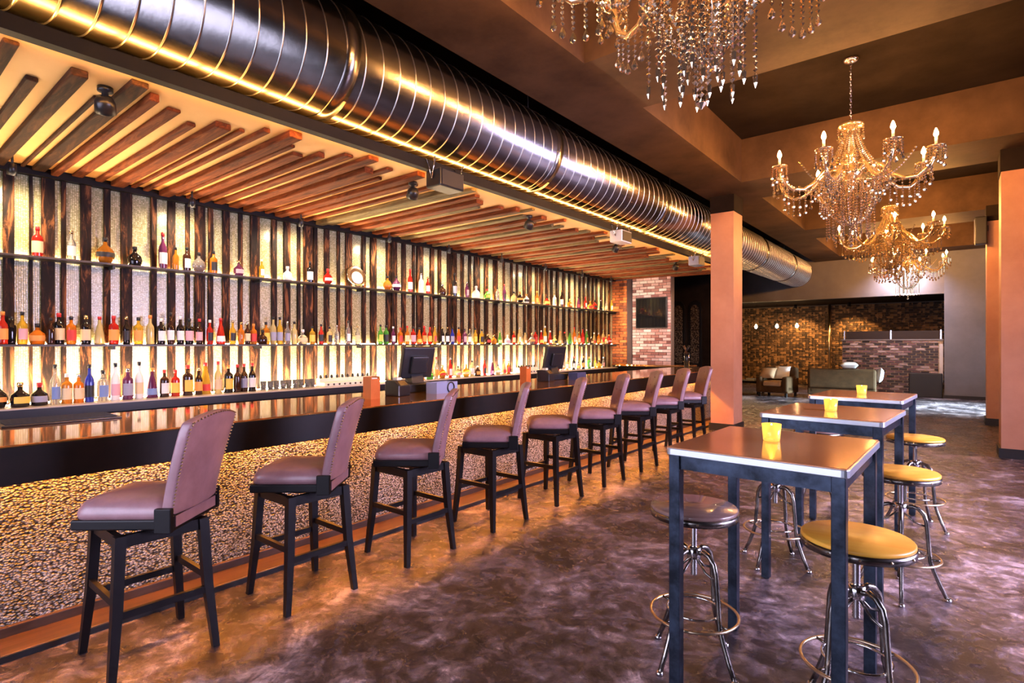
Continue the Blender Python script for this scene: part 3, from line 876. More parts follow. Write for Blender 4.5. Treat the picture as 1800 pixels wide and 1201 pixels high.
row_of(upper, -6.86, SH_UP, 'upper shelf', 'bottles on the upper shelf')

lower = [(1.00, 'slim', 'red', 'orange', 'orange', 1.0), (1.055, 'shouldered', 'black', None, 'black', .9), (1.13, 'slim', 'gold', 'pink', 'black', 1.02), (1.25, 'squat', 'orange', 'orange', 'black', 1.0), (1.32, 'slim', 'dark', None, 'black', .85),
         (1.39, 'shouldered', 'black', 'cream', 'red', 1.05), (1.50, 'shouldered', 'orange', 'red', 'black', .95), (1.63, 'shouldered', 'black', 'cream', 'gold', 1.0), (1.74, 'taper', 'pale yellow', None, 'red', 1.0), (1.86, 'shouldered', 'red', 'orange', 'red', 1.02),
         (1.98, 'slim', 'black', 'black', 'gold', .98), (2.09, 'shouldered', 'gold', 'orange', 'black', 1.0), (2.195, 'slim', 'pale yellow', None, 'orange', 1.05), (2.30, 'shouldered', 'black', 'white', 'white', .98), (2.40, 'tall', 'dark', 'white', 'black', .95),
         (2.50, 'slim', 'black', 'white', 'white', 1.05), (2.595, 'shouldered', 'black', 'pink', 'black', 1.02), (2.70, 'slim', 'dark', 'pink', 'red', .98), (2.82, 'slim', 'red', 'black', 'white', .95), (2.94, 'taper', 'red', 'white', 'red', 1.1),
         (3.08, 'slim', 'gold', 'black', 'gold', .95), (3.18, 'slim', 'orange', None, 'gold', .9), (3.26, 'slim', 'dark', 'cream', 'silver', .92), (3.34, 'shouldered', 'orange', 'red', 'orange', .88), (3.42, 'squat', 'dark', None, 'black', .9),
         (3.50, 'shouldered', 'amber', 'yellow', 'black', .98), (3.59, 'tall', 'pale yellow', 'grey', 'black', .95), (3.68, 'tall', 'gold', 'grey', 'black', .95), (3.79, 'slim', 'clear', 'grey', 'silver', 1.0), (3.88, 'slim', 'pale yellow', None, 'black', 1.0),
         (4.01, 'squat', 'clear', 'cream', 'white', 1.0), (4.15, 'shouldered', 'gold', 'yellow', 'black', .85), (4.28, 'slim', 'red', 'black', 'black', .92), (4.42, 'shouldered', 'pale yellow', 'black', 'black', .85), (4.53, 'slim', 'clear', None, 'silver', .9),
         (4.72, 'tall', 'clear', 'white', 'black', .92), (4.87, 'slim', 'clear', 'cream', 'gold', .9), (5.29, 'slim', 'green', 'yellow', 'black', 1.0), (5.40, 'shouldered', 'green', 'black', 'black', 1.0), (5.54, 'slim', 'purple', 'white', 'white', .92),
         (5.69, 'shouldered', 'orange', 'red', 'red', .9), (5.83, 'slim', 'amber', 'cream', 'red', .98), (5.95, 'shouldered', 'red', 'pink', 'black', .98), (6.07, 'taper', 'orange', 'yellow', 'black', .95), (6.19, 'slim', 'red', 'orange', 'red', 1.0), (6.30, 'slim', 'red', 'yellow', 'red', .95),
         (6.42, 'tall', 'gold', 'red', 'gold', .85), (6.60, 'slim', 'black', 'white', 'gold', .98), (6.715, 'slim', 'black', 'white', 'gold', .98), (6.84, 'slim', 'blue', 'grey', 'black', .98), (7.00, 'slim', 'orange', 'red', 'black', 1.0), (7.16, 'shouldered', 'purple', 'pink', 'black', .95),
         (7.29, 'slim', 'clear', 'white', 'gold', .92), (7.44, 'slim', 'gold', 'yellow', 'black', .98), (7.60, 'shouldered', 'gold', 'black', 'black', .95)]
lower += fill(7.78, 12.6, .14, .22, .88, 1.05, ['amber', 'gold', 'clear', 'orange', 'red', 'pale yellow', 'green', 'dark', 'white'])
row_of(lower, -6.86, SH_LO, 'lower shelf', 'bottles on the lower shelf')

cnt = [(0.93, 'round', 'black', 'orange', 'black', 1.0), (1.02, 'squat', 'black', 'yellow', 'gold', 1.1), (1.16, 'squat', 'black', 'grey', 'red', 1.05), (1.29, 'tall', 'clear', 'blue', 'black', 1.0), (1.40, 'shouldered', 'amber', 'cream', 'white', .98),
       (1.50, 'shouldered', 'orange', 'cream', 'silver', .95), (1.59, 'tall', 'blue', 'black', 'black', .98), (1.70, 'shouldered', 'clear', 'blue', 'black', 1.05), (1.80, 'tall', 'white', 'pink', 'black', 1.0), (1.905, 'shouldered', 'purple', 'grey', 'silver', 1.1),
       (2.01, 'tall', 'white', 'cream', 'black', 1.02), (2.13, 'taper', 'purple', 'blue', 'orange', 1.1), (2.24, 'shouldered', 'dark', 'white', 'red', 1.0), (2.35, 'shouldered', 'red', 'yellow', 'red', .98), (2.47, 'shouldered', 'dark', 'yellow', 'red', 1.15),
       (2.58, 'slim', 'dark', 'orange', 'gold', 1.0), (2.67, 'taper', 'gold', 'red', 'red', 1.25), (2.79, 'tall', 'pale yellow', 'cream', 'red', .98), (2.91, 'shouldered', 'black', 'yellow', 'orange', 1.1), (3.00, 'slim', 'dark', None, 'red', 1.08), (3.085, 'slim', 'dark', 'grey', 'red', 1.1), (3.18, 'slim', 'black', 'white', 'red', 1.12)]
cnt += fill(5.55, 8.1, .13, .19, .8, 1.0) + fill(9.7, 11.7, .17, .28, .75, .98)
row_of(cnt, -6.58, CZT, 'back counter', 'bottles on the back counter')

# platter on the upper shelf
r = tag(empty('silver_platter', (-6.90, 4.88, SH_UP)), 'round silver platter with a white disc standing on the upper shelf', 'platter')
MB().lathe([(0, 0), (.15, 0), (.165, .012), (.155, .02), (.11, .012), (0, .012)], 32).build('plate', M['chrome'], r, (0, 0, .165), (0, R(78), 0))
MB().lathe([(0, .02), (.05, .03), (.095, .02), (.10, .014), (0, .013)], 24).build('disc', M['white'], r, (.0, .01, .14), (0, R(78), 0))

# tumblers and rack on the back counter
gm = MB().lathe([(0, 0), (.030, 0), (.036, .11), (.033, .11), (.027, .012), (0, .012)], 14).mesh('tumbler', GL['clear'])
dk = MB().lathe([(0, .013), (.0268, .013), (.030, .065), (0, .065)], 12).mesh('drink', GL['dark'])
for i in range(9):
    o = place(gm, 'tumbler', None, (-6.58 + .02 * (i % 2), 3.32 + i * .082, CZT))
    tag(o, 'clear tumbler with dark lower half on the back counter, %s from the bottles' % nth(i + 1), 'glass', 'tumblers on the back counter')
    place(dk, 'dark_base', o)
def rack(y0, n, lab, cat='rack'):
    r = tag(empty('bottle_rack', (-6.6, y0, CZT)), lab, cat)
    B(-.12, .10, 0, n * .085, 0, .05).build('rail', M['paper'], r, bev=.006)
    B(-.12, -.04, 0, n * .085, .05, .10).build('rear_step', M['paper'], r, bev=.006)
    for i in range(n):
        MB().lathe([(0, 0), (.016, 0), (.02, .02), (.012, .045), (0, .05)], 10).build('black_stopper', M['plastic'], r, (-.08, .04 + i * .085, .10))
        MB().lathe([(0, 0), (.012, 0), (.014, .012), (0, .02)], 8).build('peg', M['plastic'], r, (.101, .04 + i * .085, .025), (0, R(90), 0))
rack(4.12, 10, 'cream rack with black stoppers beside the tumblers')
rack(8.45, 7, 'cream rack with black stoppers behind the farther till')

# ------------------------------------------------------------------ tills and bar-top things
def till(y, x, which, mirror=1):
    r = tag(empty('till_terminal', (x, y, 1.055), R(-98)), 'black touch screen till on the bar, the %s of two' % which, 'till', 'tills on the bar')
    MB().box(-.17, .17, -.14, .14, 0, .09).build('base', M['plastic'], r, bev=.01)
    MB().prism([(-.10, .09), (.06, .09), (.03, .18), (-.06, .18)], -.07, .07, Matrix.Rotation(R(90), 4, 'Z')).build('neck', M['plastic'], r)
    t = Matrix.Translation((0, .03, .30)) @ Matrix.Rotation(R(-14), 4, 'X')
    m = MB().box(-.19, .19, -.03, .03, -.16, .17, t)
    h = m.build('monitor', M['plastic'], r, bev=.012)
    MB().box(-.17, .17, -.036, -.028, -.14, .15, t).build('screen', M['screen'], h)
    MB().box(-.10, .10, .03, .07, -.10, .08, t).build('rear_cover', M['plastic'], h, bev=.01)
    MB().box(.05, .11, -.040, -.035, -.13, -.12, t).build('status_light', M['chrome'], h)
def printer(y, x, which):
    r = tag(empty('receipt_printer', (x, y, 1.055), R(8)), 'black receipt printer beside the %s till' % which, 'printer', 'receipt printers on the bar')
    MB().prism([(-.09, 0), (.09, 0), (.09, .10), (.03, .15), (-.09, .15)], -.08, .08).build('housing', M['plastic'], r, bev=.008)
    B(.03, .09, -.05, .05, .118, .135).build('paper_slot', M['chrome'], r, None, (0, R(40), 0)).location = (-.07, 0, .06)
    B(-.03, .02, -.03, .03, .15, .175).build('paper', M['paper'], r)
def woodbox(y, x, which):
    r = tag(empty('menu_box', (x, y, 1.055), R(6)), 'orange wooden menu box standing on the bar by the %s till' % which, 'box', 'menu boxes on the bar')
    MB().box(-.05, .05, -.055, -.045, 0, .20).box(-.05, .05, .045, .055, 0, .20).box(-.05, -.04, -.045, .045, 0, .20).box(.04, .05, -.045, .045, 0, .18).box(-.04, .04, -.045, .045, 0, .01).build('wooden_case', M['orangewood'], r)
    for i in range(5):
        B(-.033 + i * .014, -.025 + i * .014, -.04, .04, .011, .19).build('menu_card', M['paper'], r)
till(3.86, -4.42, 'nearer'); printer(3.42, -4.17, 'nearer'); woodbox(3.08, -4.12, 'nearer')
till(6.36, -4.40, 'farther'); printer(5.98, -4.25, 'farther'); woodbox(5.68, -4.36, 'farther')
r = tag(empty('bar_caddy', (-4.08, 3.92, 1.055), R(5)), 'blue grey bar caddy holding napkins in front of the nearer till', 'caddy')
MB().box(-.07, .07, -.16, -.15, 0, .11).box(-.07, .07, .15, .16, 0, .11).box(-.07, -.06, -.15, .15, 0, .11).box(.06, .07, -.15, .15, 0, .11).box(-.06, .06, -.15, .15, 0, .01).build('tray', M['bluegrey'], r)
MB().tube([(.078, .05 + .05 * math.cos(2 * PI * i / 20), .055 + .05 * math.sin(2 * PI * i / 20)) for i in range(20)], .006, 6, True, True).build('ring_handle', M['plastic'], r)
B(-.05, .05, -.14, -.01, .011, .09).build('napkins', M['paper'], r)
r = tag(empty('bar_caddy', (-4.12, 6.56, 1.055), R(5)), 'dark blue bar caddy in front of the farther till', 'caddy')
MB().box(-.07, .07, -.13, -.12, 0, .10).box(-.07, .07, .12, .13, 0, .10).box(-.07, -.06, -.12, .12, 0, .10).box(.06, .07, -.12, .12, 0, .10).box(-.06, .06, -.12, .12, 0, .01).build('tray', plain('navy_plastic', (.06, .07, .14), .3), r)
B(-.05, .05, -.10, .02, .011, .08).build('napkins', M['paper'], r)
r = tag(empty('bar_mat', (-4.52, .93, 1.055)), 'dark rubber bar mat near the back edge of the bar top', 'mat')
B(-.17, .17, -.30, .30, 0, .012).build('mat_base', M['plastic'], r, bev=.004)
for i in range(9):
    B(-.15 + i * .035, -.14 + i * .035, -.28, .28, .012, .018).build('rib', M['black'], r)
# beer tap at the far end
r = tag(empty('beer_tap', (-4.05, 10.4, 1.055)), 'black beer tap tower with chrome spout at the far end of the bar', 'tap')
MB().lathe([(0, 0), (.10, 0), (.10, .02), (.05, .04), (.045, .30), (.055, .32), (0, .34)], 18).build('tower', M['plastic'], r)
MB().tube([(.03, -.05, .27), (.09, -.13, .28), (.10, -.15, .22)], .014, 8).build('spout', M['chrome'], r)
MB().tube([(.03, -.05, .30), (-.02, -.09, .46)], [.012, .024], 8).build('tap_handle', M['basewood'], r)
MB().tube([(-.03, -.05, .30), (.08, -.08, .46)], [.012, .024], 8).build('tap_handle', M['plastic'], r)

# ------------------------------------------------------------------ upholstered bar stools
def rounded_rect(wx, wy, r, n=5):
    pts = []
    for cx, cy, a0 in ((wx - r, wy - r, 0), (-wx + r, wy - r, 90), (-wx + r, -wy + r, 180), (wx - r, -wy + r, 270)):
        for i in range(n + 1):
            a = R(a0 + 90 * i / n)
            pts.append((cx + r * math.cos(a), cy + r * math.sin(a)))
    return pts
def stack(m, loops, smooth=True, top=True, bottom=True):
    n = len(loops[0]); v = []; f = []
    for lp in loops: v += lp
    for j in range(len(loops) - 1):
        for i in range(n):
            k = (i + 1) % n
            f.append((j * n + i, j * n + k, (j + 1) * n + k, (j + 1) * n + i))
    if bottom: f.append(tuple(reversed(range(n))))
    if top: f.append(tuple((len(loops) - 1) * n + i for i in range(n)))
    m._add(v, f, smooth)
    return m

def make_bar_stool():
    root = empty('bar_stool')
    # base: four splayed legs, apron, stretchers
    tw, bw, zt = .180, .225, .66
    for sx in (-1, 1):
        for sy in (-1, 1):
            m = MB(); lo = []
            for z, c, h in ((0, bw, .016), (.33, (bw + tw) / 2 - .006, .021), (zt, tw, .023)):
                lo.append([(sx * c + a * h, sy * c + b_ * h, z) for a, b_ in ((1, 1), (-1, 1), (-1, -1), (1, -1))])
            stack(m, lo, False).build('leg', M['darkwood'], root)
    for i, (ax, s_, z) in enumerate((('x', -1, .36), ('x', 1, .36), ('y', -1, .30), ('y', 1, .30))):
        c = tw + (bw - tw) * (1 - z / zt)
        if ax == 'x': B(-c, c, s_ * c - .011, s_ * c + .011, z - .017, z + .017).build('stretcher', M['darkwood'], root)
        else: B(s_ * c - .011, s_ * c + .011, -c, c, z - .017, z + .017).build('stretcher', M['darkwood'], root)
    for s_ in (-1, 1):
        B(-tw, tw, s_ * tw - .014, s_ * tw + .014, zt - .055, zt).build('apron', M['darkwood'], root)
        B(s_ * tw - .014, s_ * tw + .014, -tw, tw, zt - .055, zt).build('apron', M['darkwood'], root)
    MB().lathe([(.10, zt - .02), (.10, zt + .012), (.09, zt + .016)], 20).build('swivel_plate', M['gunmetal'], root)
    A = R(40)
    rot = Matrix.Rotation(A, 4, 'Z')
    # swivelled seat: local +x is the back
    m = MB().box(-.235, .225, -.215, .215, zt + .012, zt + .062, rot)
    m.build('seat_frame', M['darkwood'], root, bev=.008)
    m = MB()
    rr = rounded_rect(.225, .212, .06)
    lo = []
    for s_, z in ((.985, .0), (1.0, .018), (.985, .045), (.90, .075), (.72, .094), (.4, .104), (.05, .107)):
        lo.append([tuple(rot @ Vector((x * s_ - .008, y_ * s_, zt + .062 + z))) for x, y_ in rr])
    stack(m, lo).build('seat_cushion', M['leather'], root)
    # backrest: curved panel leaning back, arched top
    def back_pt(u, t, side):   # u -1..1 across, t 0..1 up, side 0 front 1 rear
        zb = zt + .075
        top = .445 + .035 * (1 - u * u)
        z = zb + t * top
        x = .175 + .105 * t ** 1.3 + .028 * (1 - u * u) + (.055 if side else 0)
        wdt = .200 + .022 * t
        if t > .93: wdt -= .012
        return rot @ Vector((x, u * wdt, z))
    nu, nt_ = 10, 10
    m = MB(); v = []; f = []
    us = [-1 + 2 * i / nu for i in range(nu + 1)]; ts = [i / nt_ for i in range(nt_ + 1)]
    for side in (0, 1):
        for t in ts:
            for u in us:
                v.append(back_pt(u, t, side))
    N = nu + 1; K = N * (nt_ + 1)
    for j in range(nt_):
        for i in range(nu):
            a = j * N + i
            f.append((a, a + N, a + N + 1, a + 1))
            f.append((K + a, K + a + 1, K + a + N + 1, K + a + N))
    for j in range(nt_):
        a = j * N; f.append((a, K + a, K + a + N, a + N))
        a = j * N + nu; f.append((a, a + N, K + a + N, K + a))
    for i in range(nu):
        f.append((i, i + 1, K + i + 1, K + i))
        a = nt_ * N + i; f.append((a, K + a, K + a + 1, a + 1))
    m._add(v, f, True)
    back = m.build('backrest', M['leather'], root, bev=.012, seg=2)
    # nail heads along the rear edge
    m = MB()
    pts = [(-0.985, t) for t in [i / 26 for i in range(27)]] + [(u, .985) for u in [-.95 + 1.9 * i / 18 for i in range(19)]] + [(.985, t) for t in [i / 26 for i in range(27)]]
    for u, t in pts:
        p = back_pt(u, min(t, .985), 1) + rot @ Vector((.001, 0, 0))
        m.octa(p, .0055, .0055, 6)
    tag(m.build('nail_heads', M['brass'], back), kind='stuff')
    # tufting buttons on the front face
    for u, t in ((0, .82), (-.45, .62), (.45, .62), (0, .42)):
        p = back_pt(u, t, 0)
        MB().octa(p, .011, .011, 8).build('button', M['leather'], back)
    # lower rail, corner blocks
    m = MB().box(.198, .232, -.205, .205, zt + .0, zt + .085, rot)
    m.build('back_rail', M['darkwood'], root, bev=.004)
    for s_ in (-1, 1):
        MB().box(.16, .238, s_ * .212 - .014, s_ * .212 + .014, zt + .0, zt + .115, rot).build('back_bracket', M['darkwood'], root, bev=.004)
    m = MB().box(.2325, .2375, -.18, .18, zt + .018, zt + .07, rot)
    m.build('rear_panel', M['leather'], root)
    return root
stool_y = [1.02, 1.86, 2.74, 3.65, 4.58, 5.49, 6.39, 7.28, 8.16]
proto = make_bar_stool()
for i, yy in enumerate(stool_y):
    o = proto if i == 0 else copy_tree(proto)
    o.location = (-3.19, yy, 0)
    where = ['nearest the viewer', 'second from the viewer', 'third from the viewer', 'fourth from the viewer', 'middle one of the nine', 'fourth from the column',
             'third from the column', 'second from the column', 'closest to the tan column'][i]
    tag(o, 'plum leather bar stool with nailhead back along the bar, %s' % where, 'bar stool', 'leather stools along the bar')

# ------------------------------------------------------------------ high tables, votive candles, screw stools
def make_table():
    r = empty('high_table')
    H = 1.10
    B(-.342, .342, -.40, .40, H - .006, H).build('table_top', M['tabletop'], r, bev=.002)
    m = MB()
    rr = rounded_rect(.349, .407, .025, 4)
    stack(m, [[(x, y_, H - .034) for x, y_ in rr], [(x, y_, H - .004) for x, y_ in rr]], False)
    m.build('top_edge', M['tableedge'], r, bev=.003)
    for sx in (-1, 1):
        for sy in (-1, 1):
            B(sx * .313 - .024, sx * .313 + .024, sy * .37 - .024, sy * .37 + .024, 0.008, H - .034).build('leg', M['steel'], r, bev=.003)
            MB().lathe([(.018, 0), (.018, .01)], 10).build('foot', M['black'], r, (sx * .313, sy * .37, 0))
    for s_ in (-1, 1):
        B(-.289, .289, s_ * .37 - .012, s_ * .37 + .012, H - .095, H - .034).build('apron', M['steel'], r)
        B(s_ * .313 - .012, s_ * .313 + .012, -.346, .346, H - .095, H - .034).build('apron', M['steel'], r)
    return r
tabs = [(-.635, 2.70), (-.64, 4.24), (-.645, 5.80)]
tp = make_table()
tl_ = ['nearest of the three steel legged high tables', 'middle one of the three steel legged high tables', 'farthest of the three steel legged high tables']
def make_votive():
    r = empty('votive_candle')
    MB().lathe([(0, 0), (.034, 0), (.036, .004), (.043, .078), (.040, .078), (.033, .012), (0, .012)], 20).build('glass_cup', M['amberglass'], r)
    MB().lathe([(0, .0125), (.0325, .0125), (.0355, .042), (0, .042)], 16).build('wax', M['wax'], r)
    MB().lathe([(0, .042), (.008, .05), (.0095, .057), (.004, .072), (0, .08)], 10).build('flame', M['flame'], r)
    return r
vp = make_votive()
votive_xy = [(-.67, 2.76), (-.66, 4.26), (-.66, 5.83)]
for i, (x, yy) in enumerate(tabs):
    o = tp if i == 0 else copy_tree(tp)
    o.location = (x, yy, 0)
    o.rotation_euler.z = R([-1.5, -4, -4][i])
    tag(o, tl_[i] + ' with copper brown top', 'table', 'high tables')
    v_ = vp if i == 0 else copy_tree(vp)
    v_.location = (votive_xy[i][0], votive_xy[i][1], 1.10)
    tag(v_, 'lit amber glass candle on the %s high table' % ['nearest', 'middle', 'farthest'][i], 'candle', 'votive candles on the high tables')

def make_screw_stool(seatmat):
    r = empty('screw_stool')
    SZ = .76
    MB().lathe([(0, SZ - .022), (.198, SZ - .022), (.204, SZ - .016), (.204, SZ - .006), (.198, SZ), (0, SZ + .001)], 40).build('seat', seatmat, r)
    MB().lathe([(.190, SZ - .052), (.206, SZ - .050), (.207, SZ - .018), (.200, SZ - .018), (.198, SZ - .045), (.10, SZ - .045), (0.0, SZ - .045)], 40).build('seat_rim', M['gunmetal'], r)
    for i in range(12):
        a = 2 * PI * i / 12
        MB().octa((.2075 * math.cos(a), .2075 * math.sin(a), SZ - .034), .006, .006, 6).build('rivet', M['brass'], r)
    MB().lathe([(.055, SZ - .047), (.05, SZ - .065), (.028, SZ - .085), (.018, SZ - .09)], 16).build('mount', M['chrome'], r)
    m = MB(); pr_ = [(.0, .42)]
    z = .42
    while z < SZ - .09:
        pr_ += [(.0135, z), (.0165, z + .006)]; z += .012
    pr_ += [(.0135, SZ - .08), (0, SZ - .08)]
    m.lathe(pr_, 12).build('screw', M['chrome'], r)
    MB().lathe([(.022, .50), (.034, .505), (.034, .555), (.022, .56)], 16).build('hub', M['chrome'], r)
    for i in range(4):
        a = PI / 4 + PI / 2 * i
        c, s_ = math.cos(a), math.sin(a)
        prof_ = [(.03, .535), (.06, .545), (.09, .535), (.118, .505), (.130, .46), (.138, .36), (.145, .27), (.150, .22), (.165, .17), (.20, .08), (.232, .012)]
        MB().tube([(c * x, s_ * x, z) for x, z in prof_], .0125, 8).build('leg', M['gunmetal'], r)
        MB().lathe([(.0, 0), (.018, 0), (.018, .012), (.012, .02), (0, .022)], 10).build('foot', M['chrome'], r, (c * .235, s_ * .235, 0))
        m = MB().tube([(c * .02, s_ * .02, .50), (c * .07, s_ * .07, .45), (c * .131, s_ * .131, .43)], .006, 6)
        m.build('brace', M['gunmetal'], r)
        m = MB().tube([(c * .147, s_ * .147, .235), (c * .205, s_ * .205, .235)], .006, 6)
        m.build('ring_bracket', M['gunmetal'], r)
    MB().tube([(.205 * math.cos(2 * PI * i / 40), .205 * math.sin(2 * PI * i / 40), .235) for i in range(40)], .007, 8, True, True).build('foot_ring', M['brass'], r)
    MB().tube([(.125 * math.cos(2 * PI * i / 32), .125 * math.sin(2 * PI * i / 32), .255) for i in range(32)], .006, 8, True, True).build('inner_ring', M['chrome'], r)
    return r
sA = make_screw_stool(M['walnut']); sB = make_screw_stool(M['honeywood'])
ss = [(sA, -1.0, 2.66, 25, 'dark wood screw stool on the bar side of the nearest high table', False),
      (sB, -.32, 2.66, 10, 'honey wood screw stool on the right of the nearest high table', False),
      (sA, -1.0, 4.22, 30, 'dark wood screw stool on the bar side of the middle high table', True),
      (sB, -.27, 4.20, 50, 'honey wood screw stool on the right of the middle high table', True),
      (sA, -1.0, 5.80, 5, 'dark wood screw stool on the bar side of the farthest high table', True),
      (sB, -.27, 5.80, 20, 'honey wood screw stool on the right of the farthest high table', True)]
for p_, x, yy, rz, lab, cp_ in ss:
    o = copy_tree(p_) if cp_ else p_
    o.location = (x, yy, 0); o.rotation_euler = (0, 0, R(rz))
    tag(o, lab, 'stool', 'screw stools at the high tables')

# ------------------------------------------------------------------ chandeliers
def strand_mesh(nb, br, drop, name):
    m = MB(); z = 0.0
    for i in range(nb):
        z -= br * 1.15
        m.octa((0, 0, z), br, br * 1.05, 5)
        z -= br * 1.15
    if drop == 'tear':
        m.lathe([(0, z), (.006, z - .012), (.020, z - .042), (.016, z - .058), (0, z - .068)], 6, False)
    elif drop == 'ball':
        m.octa((0, 0, z - .028), .03, .03, 8)
    elif drop == 'spear':
        m.lathe([(0, z), (.012, z - .015), (.009, z - .05), (0, z - .075)], 6, False)
    return m.mesh(name, M['crystal'])
ST_S = strand_mesh(3, .013, 'tear', 'crystal_drop')
ST_M = strand_mesh(5, .013, 'tear', 'crystal_drop')
ST_L = strand_mesh(19, .0135, 'spear', 'crystal_strand')
ST_XL = strand_mesh(22, .015, 'ball', 'crystal_strand')
def path_beads(pts, br, name):
    m = MB()
    for p in pts: m.octa(p, br, br * 1.1, 5)
    return m.mesh(name, M['crystal'])
tent = path_beads([(.085 + .17 * t ** 1.6, 0, -.86 - .42 * t) for t in [i / 17 for i in range(18)]], .0155, 'crystal_swag')
swag = path_beads([(.26 + .50 * t, 0, -1.46 - .10 * math.sin(PI * t) + .17 * t) for t in [i / 19 for i in range(20)]], .0145, 'crystal_swag')
basket = path_beads([(.26 * math.cos(PI / 2 * t) + .02, 0, -1.50 - .44 * math.sin(PI / 2 * t)) for t in [i / 17 for i in range(18)]], .0145, 'crystal_swag')
arm_path = [(.05, -1.50), (.14, -1.585), (.26, -1.61), (.40, -1.56), (.52, -1.45), (.60, -1.34), (.68, -1.27), (.76, -1.265), (.81, -1.29), (.82, -1.27)]
arm_path = [(.05, -1.36), (.13, -1.28), (.22, -1.26), (.32, -1.33), (.42, -1.45), (.53, -1.52), (.65, -1.52), (.755, -1.44), (.80, -1.34), (.81, -1.27)]
arm_me = MB().tube([(x, 0, z) for x, z in arm_path], .021, 8).mesh('arm', M['crystal_arm'])
dish_me = MB().lathe([(.012, -.01), (.05, -.012), (.085, .004), (.088, .014), (.05, .0), (.02, .012), (.02, .02), (0, .02)], 16).mesh('drip_dish', M['crystal_arm'])
tube_me = MB().lathe([(.013, .01), (.013, .11), (0, .11)], 10).mesh('candle_tube', M['ivory'])
bulb_me = MB().lathe([(0, .11), (.014, .116), (.024, .140), (.016, .172), (.005, .198), (0, .205)], 10).mesh('bulb', M['bulb'])
chain_me = MB().tube([(.012 * math.cos(2 * PI * i / 12), 0, .02 * math.sin(2 * PI * i / 12)) for i in range(12)], .004, 5, True, True).mesh('chain_link', M['chrome'])
def make_chandelier():
    r = empty('chandelier')
    MB().lathe([(0, 0), (.085, 0), (.09, -.012), (.06, -.04), (.02, -.05), (0, -.052)], 24).build('canopy', M['chrome'], r)
    for i in range(21):
        place(chain_me, 'chain_link', r, (0, 0, -.065 - i * .0325), (0, 0, R(90) * (i % 2)))
    MB().lathe([(0, -.74), (.03, -.745), (.105, -.755), (.13, -.775), (.135, -.80), (.10, -.805), (.04, -.815), (.035, -.87), (.05, -.90), (.035, -.95), (.03, -1.02), (.055, -1.07), (.075, -1.13), (.05, -1.20), (.035, -1.24), (.06, -1.28), (.115, -1.31), (.12, -1.36), (.07, -1.42), (.04, -1.46), (.05, -1.50), (.02, -1.56), (0, -1.57)], 20).build('stem', M['crystal_arm'], r)
    MB().tube([(.255 * math.cos(2 * PI * i / 32), .255 * math.sin(2 * PI * i / 32), -1.30) for i in range(32)], .007, 6, True, True).build('upper_ring', M['gold'], r)
    MB().tube([(.285 * math.cos(2 * PI * i / 32), .285 * math.sin(2 * PI * i / 32), -1.49) for i in range(32)], .007, 6, True, True).build('lower_ring', M['gold'], r)
    for i in range(10):
        a = 2 * PI * i / 10
        place(ST_S, 'crystal_drop', r, (.13 * math.cos(a), .13 * math.sin(a), -.80))
    for i in range(20):
        place(tent, 'crystal_swag', r, None, (0, 0, 2 * PI * i / 20))
    for i in range(18):
        place(basket, 'crystal_swag', r, None, (0, 0, 2 * PI * (i + .5) / 18))
    for i in range(26):
        a = 2 * PI * (i + .3) / 26
        rr_ = (.10, .19, .25)[i % 3]
        place(ST_L, 'crystal_strand', r, (rr_ * math.cos(a), rr_ * math.sin(a), -1.46))
    place(ST_XL, 'crystal_strand', r, (0, 0, -1.40))
    for i in range(20):
        a = 2 * PI * i / 20
        place(ST_M, 'crystal_drop', r, (.285 * math.cos(a), .285 * math.sin(a), -1.49))
    for i in range(8):
        a = 2 * PI * i / 8 + .25
        c, s_ = math.cos(a), math.sin(a)
        arm = place(arm_me, 'arm', r, None, (0, 0, a))
        place(dish_me, 'drip_dish', arm, (.81, 0, -1.255))
        place(tube_me, 'candle_tube', arm, (.81, 0, -1.255))
        place(bulb_me, 'bulb', arm, (.81, 0, -1.255))
        for k in range(8):
            b_ = 2 * PI * k / 8
            place(ST_M if k % 2 else ST_S, 'crystal_drop', arm, (.81 + .083 * math.cos(b_), .083 * math.sin(b_), -1.25))
        for x, z in ((.30, -1.33), (.37, -1.40), (.44, -1.47), (.51, -1.52), (.58, -1.535), (.65, -1.53), (.71, -1.49), (.76, -1.44)):
            place(ST_M, 'crystal_drop', arm, (x, 0, z))
        place(swag, 'crystal_swag', r, None, (0, 0, a + PI / 8))
    return r
ch = make_chandelier()
for i, yy in enumerate((2.65, 7.53, 12.42, 17.3)):
    o = ch if i == 0 else copy_tree(ch)
    o.location = (-.96, yy, CZ); o.rotation_euler = (0, 0, .0 + .35 * i)
    tag(o, ['crystal chandelier cut off by the top of the picture', 'crystal chandelier over the middle high table hanging in full view', 'smaller looking crystal chandelier just behind the fully visible one', 'farthest crystal chandelier before the lounge header'][i], 'chandelier', 'crystal chandeliers in the coffers')

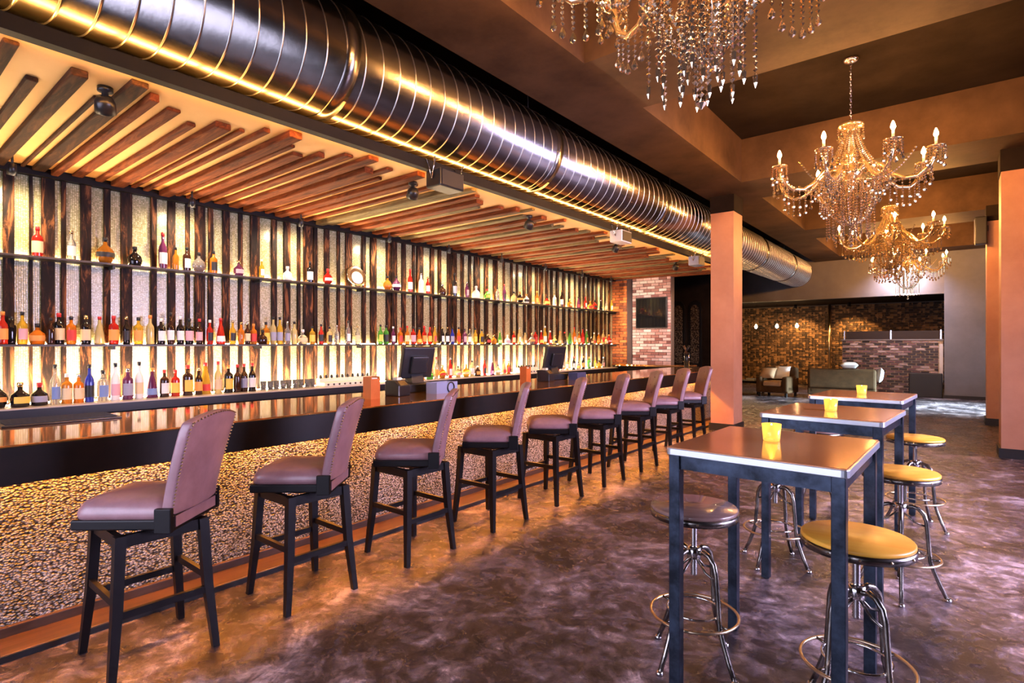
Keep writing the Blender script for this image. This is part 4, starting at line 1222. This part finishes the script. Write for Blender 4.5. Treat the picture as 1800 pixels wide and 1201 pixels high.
# ------------------------------------------------------------------ spot heads, hanging speakers
def eyeball(x, y_, lab):
    r = tag(empty('ceiling_spotlight', (x, y_, 3.26)), lab, 'spotlight', 'spotlights among the slats')
    if y_ > 10: spot('spotlight_beam', (x - .1, y_ + .1, 3.05), (-6.1, 13.1, 1.9), 130, (1.0, .80, .72), 50, .7, .04)
    MB().lathe([(.045, 0), (.045, -.03), (.02, -.035), (.02, -.07)], 14).build('mount', M['plastic'], r)
    h = MB().lathe([(0, .06), (.045, .055), (.06, .02), (.062, -.05), (.05, -.055), (.048, -.03), (0, -.03)], 18).build('head', M['plastic'], r, (0, 0, -.12), (R(12), R(35), 0))
    MB().lathe([(0, -.045), (.03, -.04), (.046, -.032), (0, -.031)], 14).build('lens', M['chrome'], h)
for i, (x, y_) in enumerate([(-4.41, 1.15), (-4.46, 3.86), (-4.42, 5.84), (-4.40, 8.2), (-4.5, 10.95)]):
    eyeball(x, y_, 'black round spotlight hanging among the ceiling slats, %s from the viewer' % nth(i + 1))
for i, y_ in enumerate([1.03, 2.53, 3.84, 5.27, 6.52, 7.9, 9.31, 10.75, 12.1]):
    r = tag(empty('track_light', (-6.62, y_, 3.26)), 'small black track light at the top of the tiled wall, %s from the viewer' % nth(i + 1), 'spotlight', 'track lights along the tiled wall')
    MB().tube([(0, 0, 0), (0, 0, -.10)], .01, 8).build('stem', M['plastic'], r)
    MB().lathe([(0, .05), (.028, .048), (.034, 0), (.038, -.055), (.030, -.055), (.028, -.02), (0, -.02)], 12).build('head', M['plastic'], r, (0, 0, -.13), (0, R(18), 0))
    spot('track_light_beam', (-6.60, y_, 3.06), (-6.98, y_, 2.0), 42, (1.0, .74, .46), 165, 1.0, .03)

def hung_speaker(y_, lab, mat):
    r = tag(empty('hanging_speaker', (-3.86, y_, 3.235)), lab, 'speaker', 'speakers under the edge beam')
    B(-.10, .10, -.16, .16, -.19, -.02).build('cabinet', mat, r, bev=.012)
    for s_ in (-1, 1):
        MB().tube([(-.06, s_ * .19, .08), (-.0, s_ * .17, -.11)], .006, 6).tube([(.06, s_ * .19, .08), (.0, s_ * .17, -.11)], .006, 6).build('bracket', M['chrome'], r)
    B(.10, .106, -.14, .14, -.175, -.035).build('grille', M['black'], r)
hung_speaker(3.75, 'black speaker hung under the edge beam, nearest the viewer', M['plastic'])
hung_speaker(7.35, 'white speaker hung under the edge beam, second from the viewer', M['white'])
hung_speaker(10.4, 'dark grey speaker hung under the edge beam beside the column', M['bluegrey'])
r = tag(empty('wall_speaker', (.40, 13.8, 3.75)), 'blue lit black speaker mounted high on the farther right column', 'speaker')
B(-.12, .06, -.10, .10, -.30, .22).build('cabinet', M['plastic'], r, bev=.015)
B(-.125, -.118, -.07, .07, -.26, .18).build('grille', M['bluegrey'], r)  # blue light falling on the speaker is put into the grille colour
B(.06, .08, -.03, .03, -.05, .05).build('wall_bracket', M['black'], r)
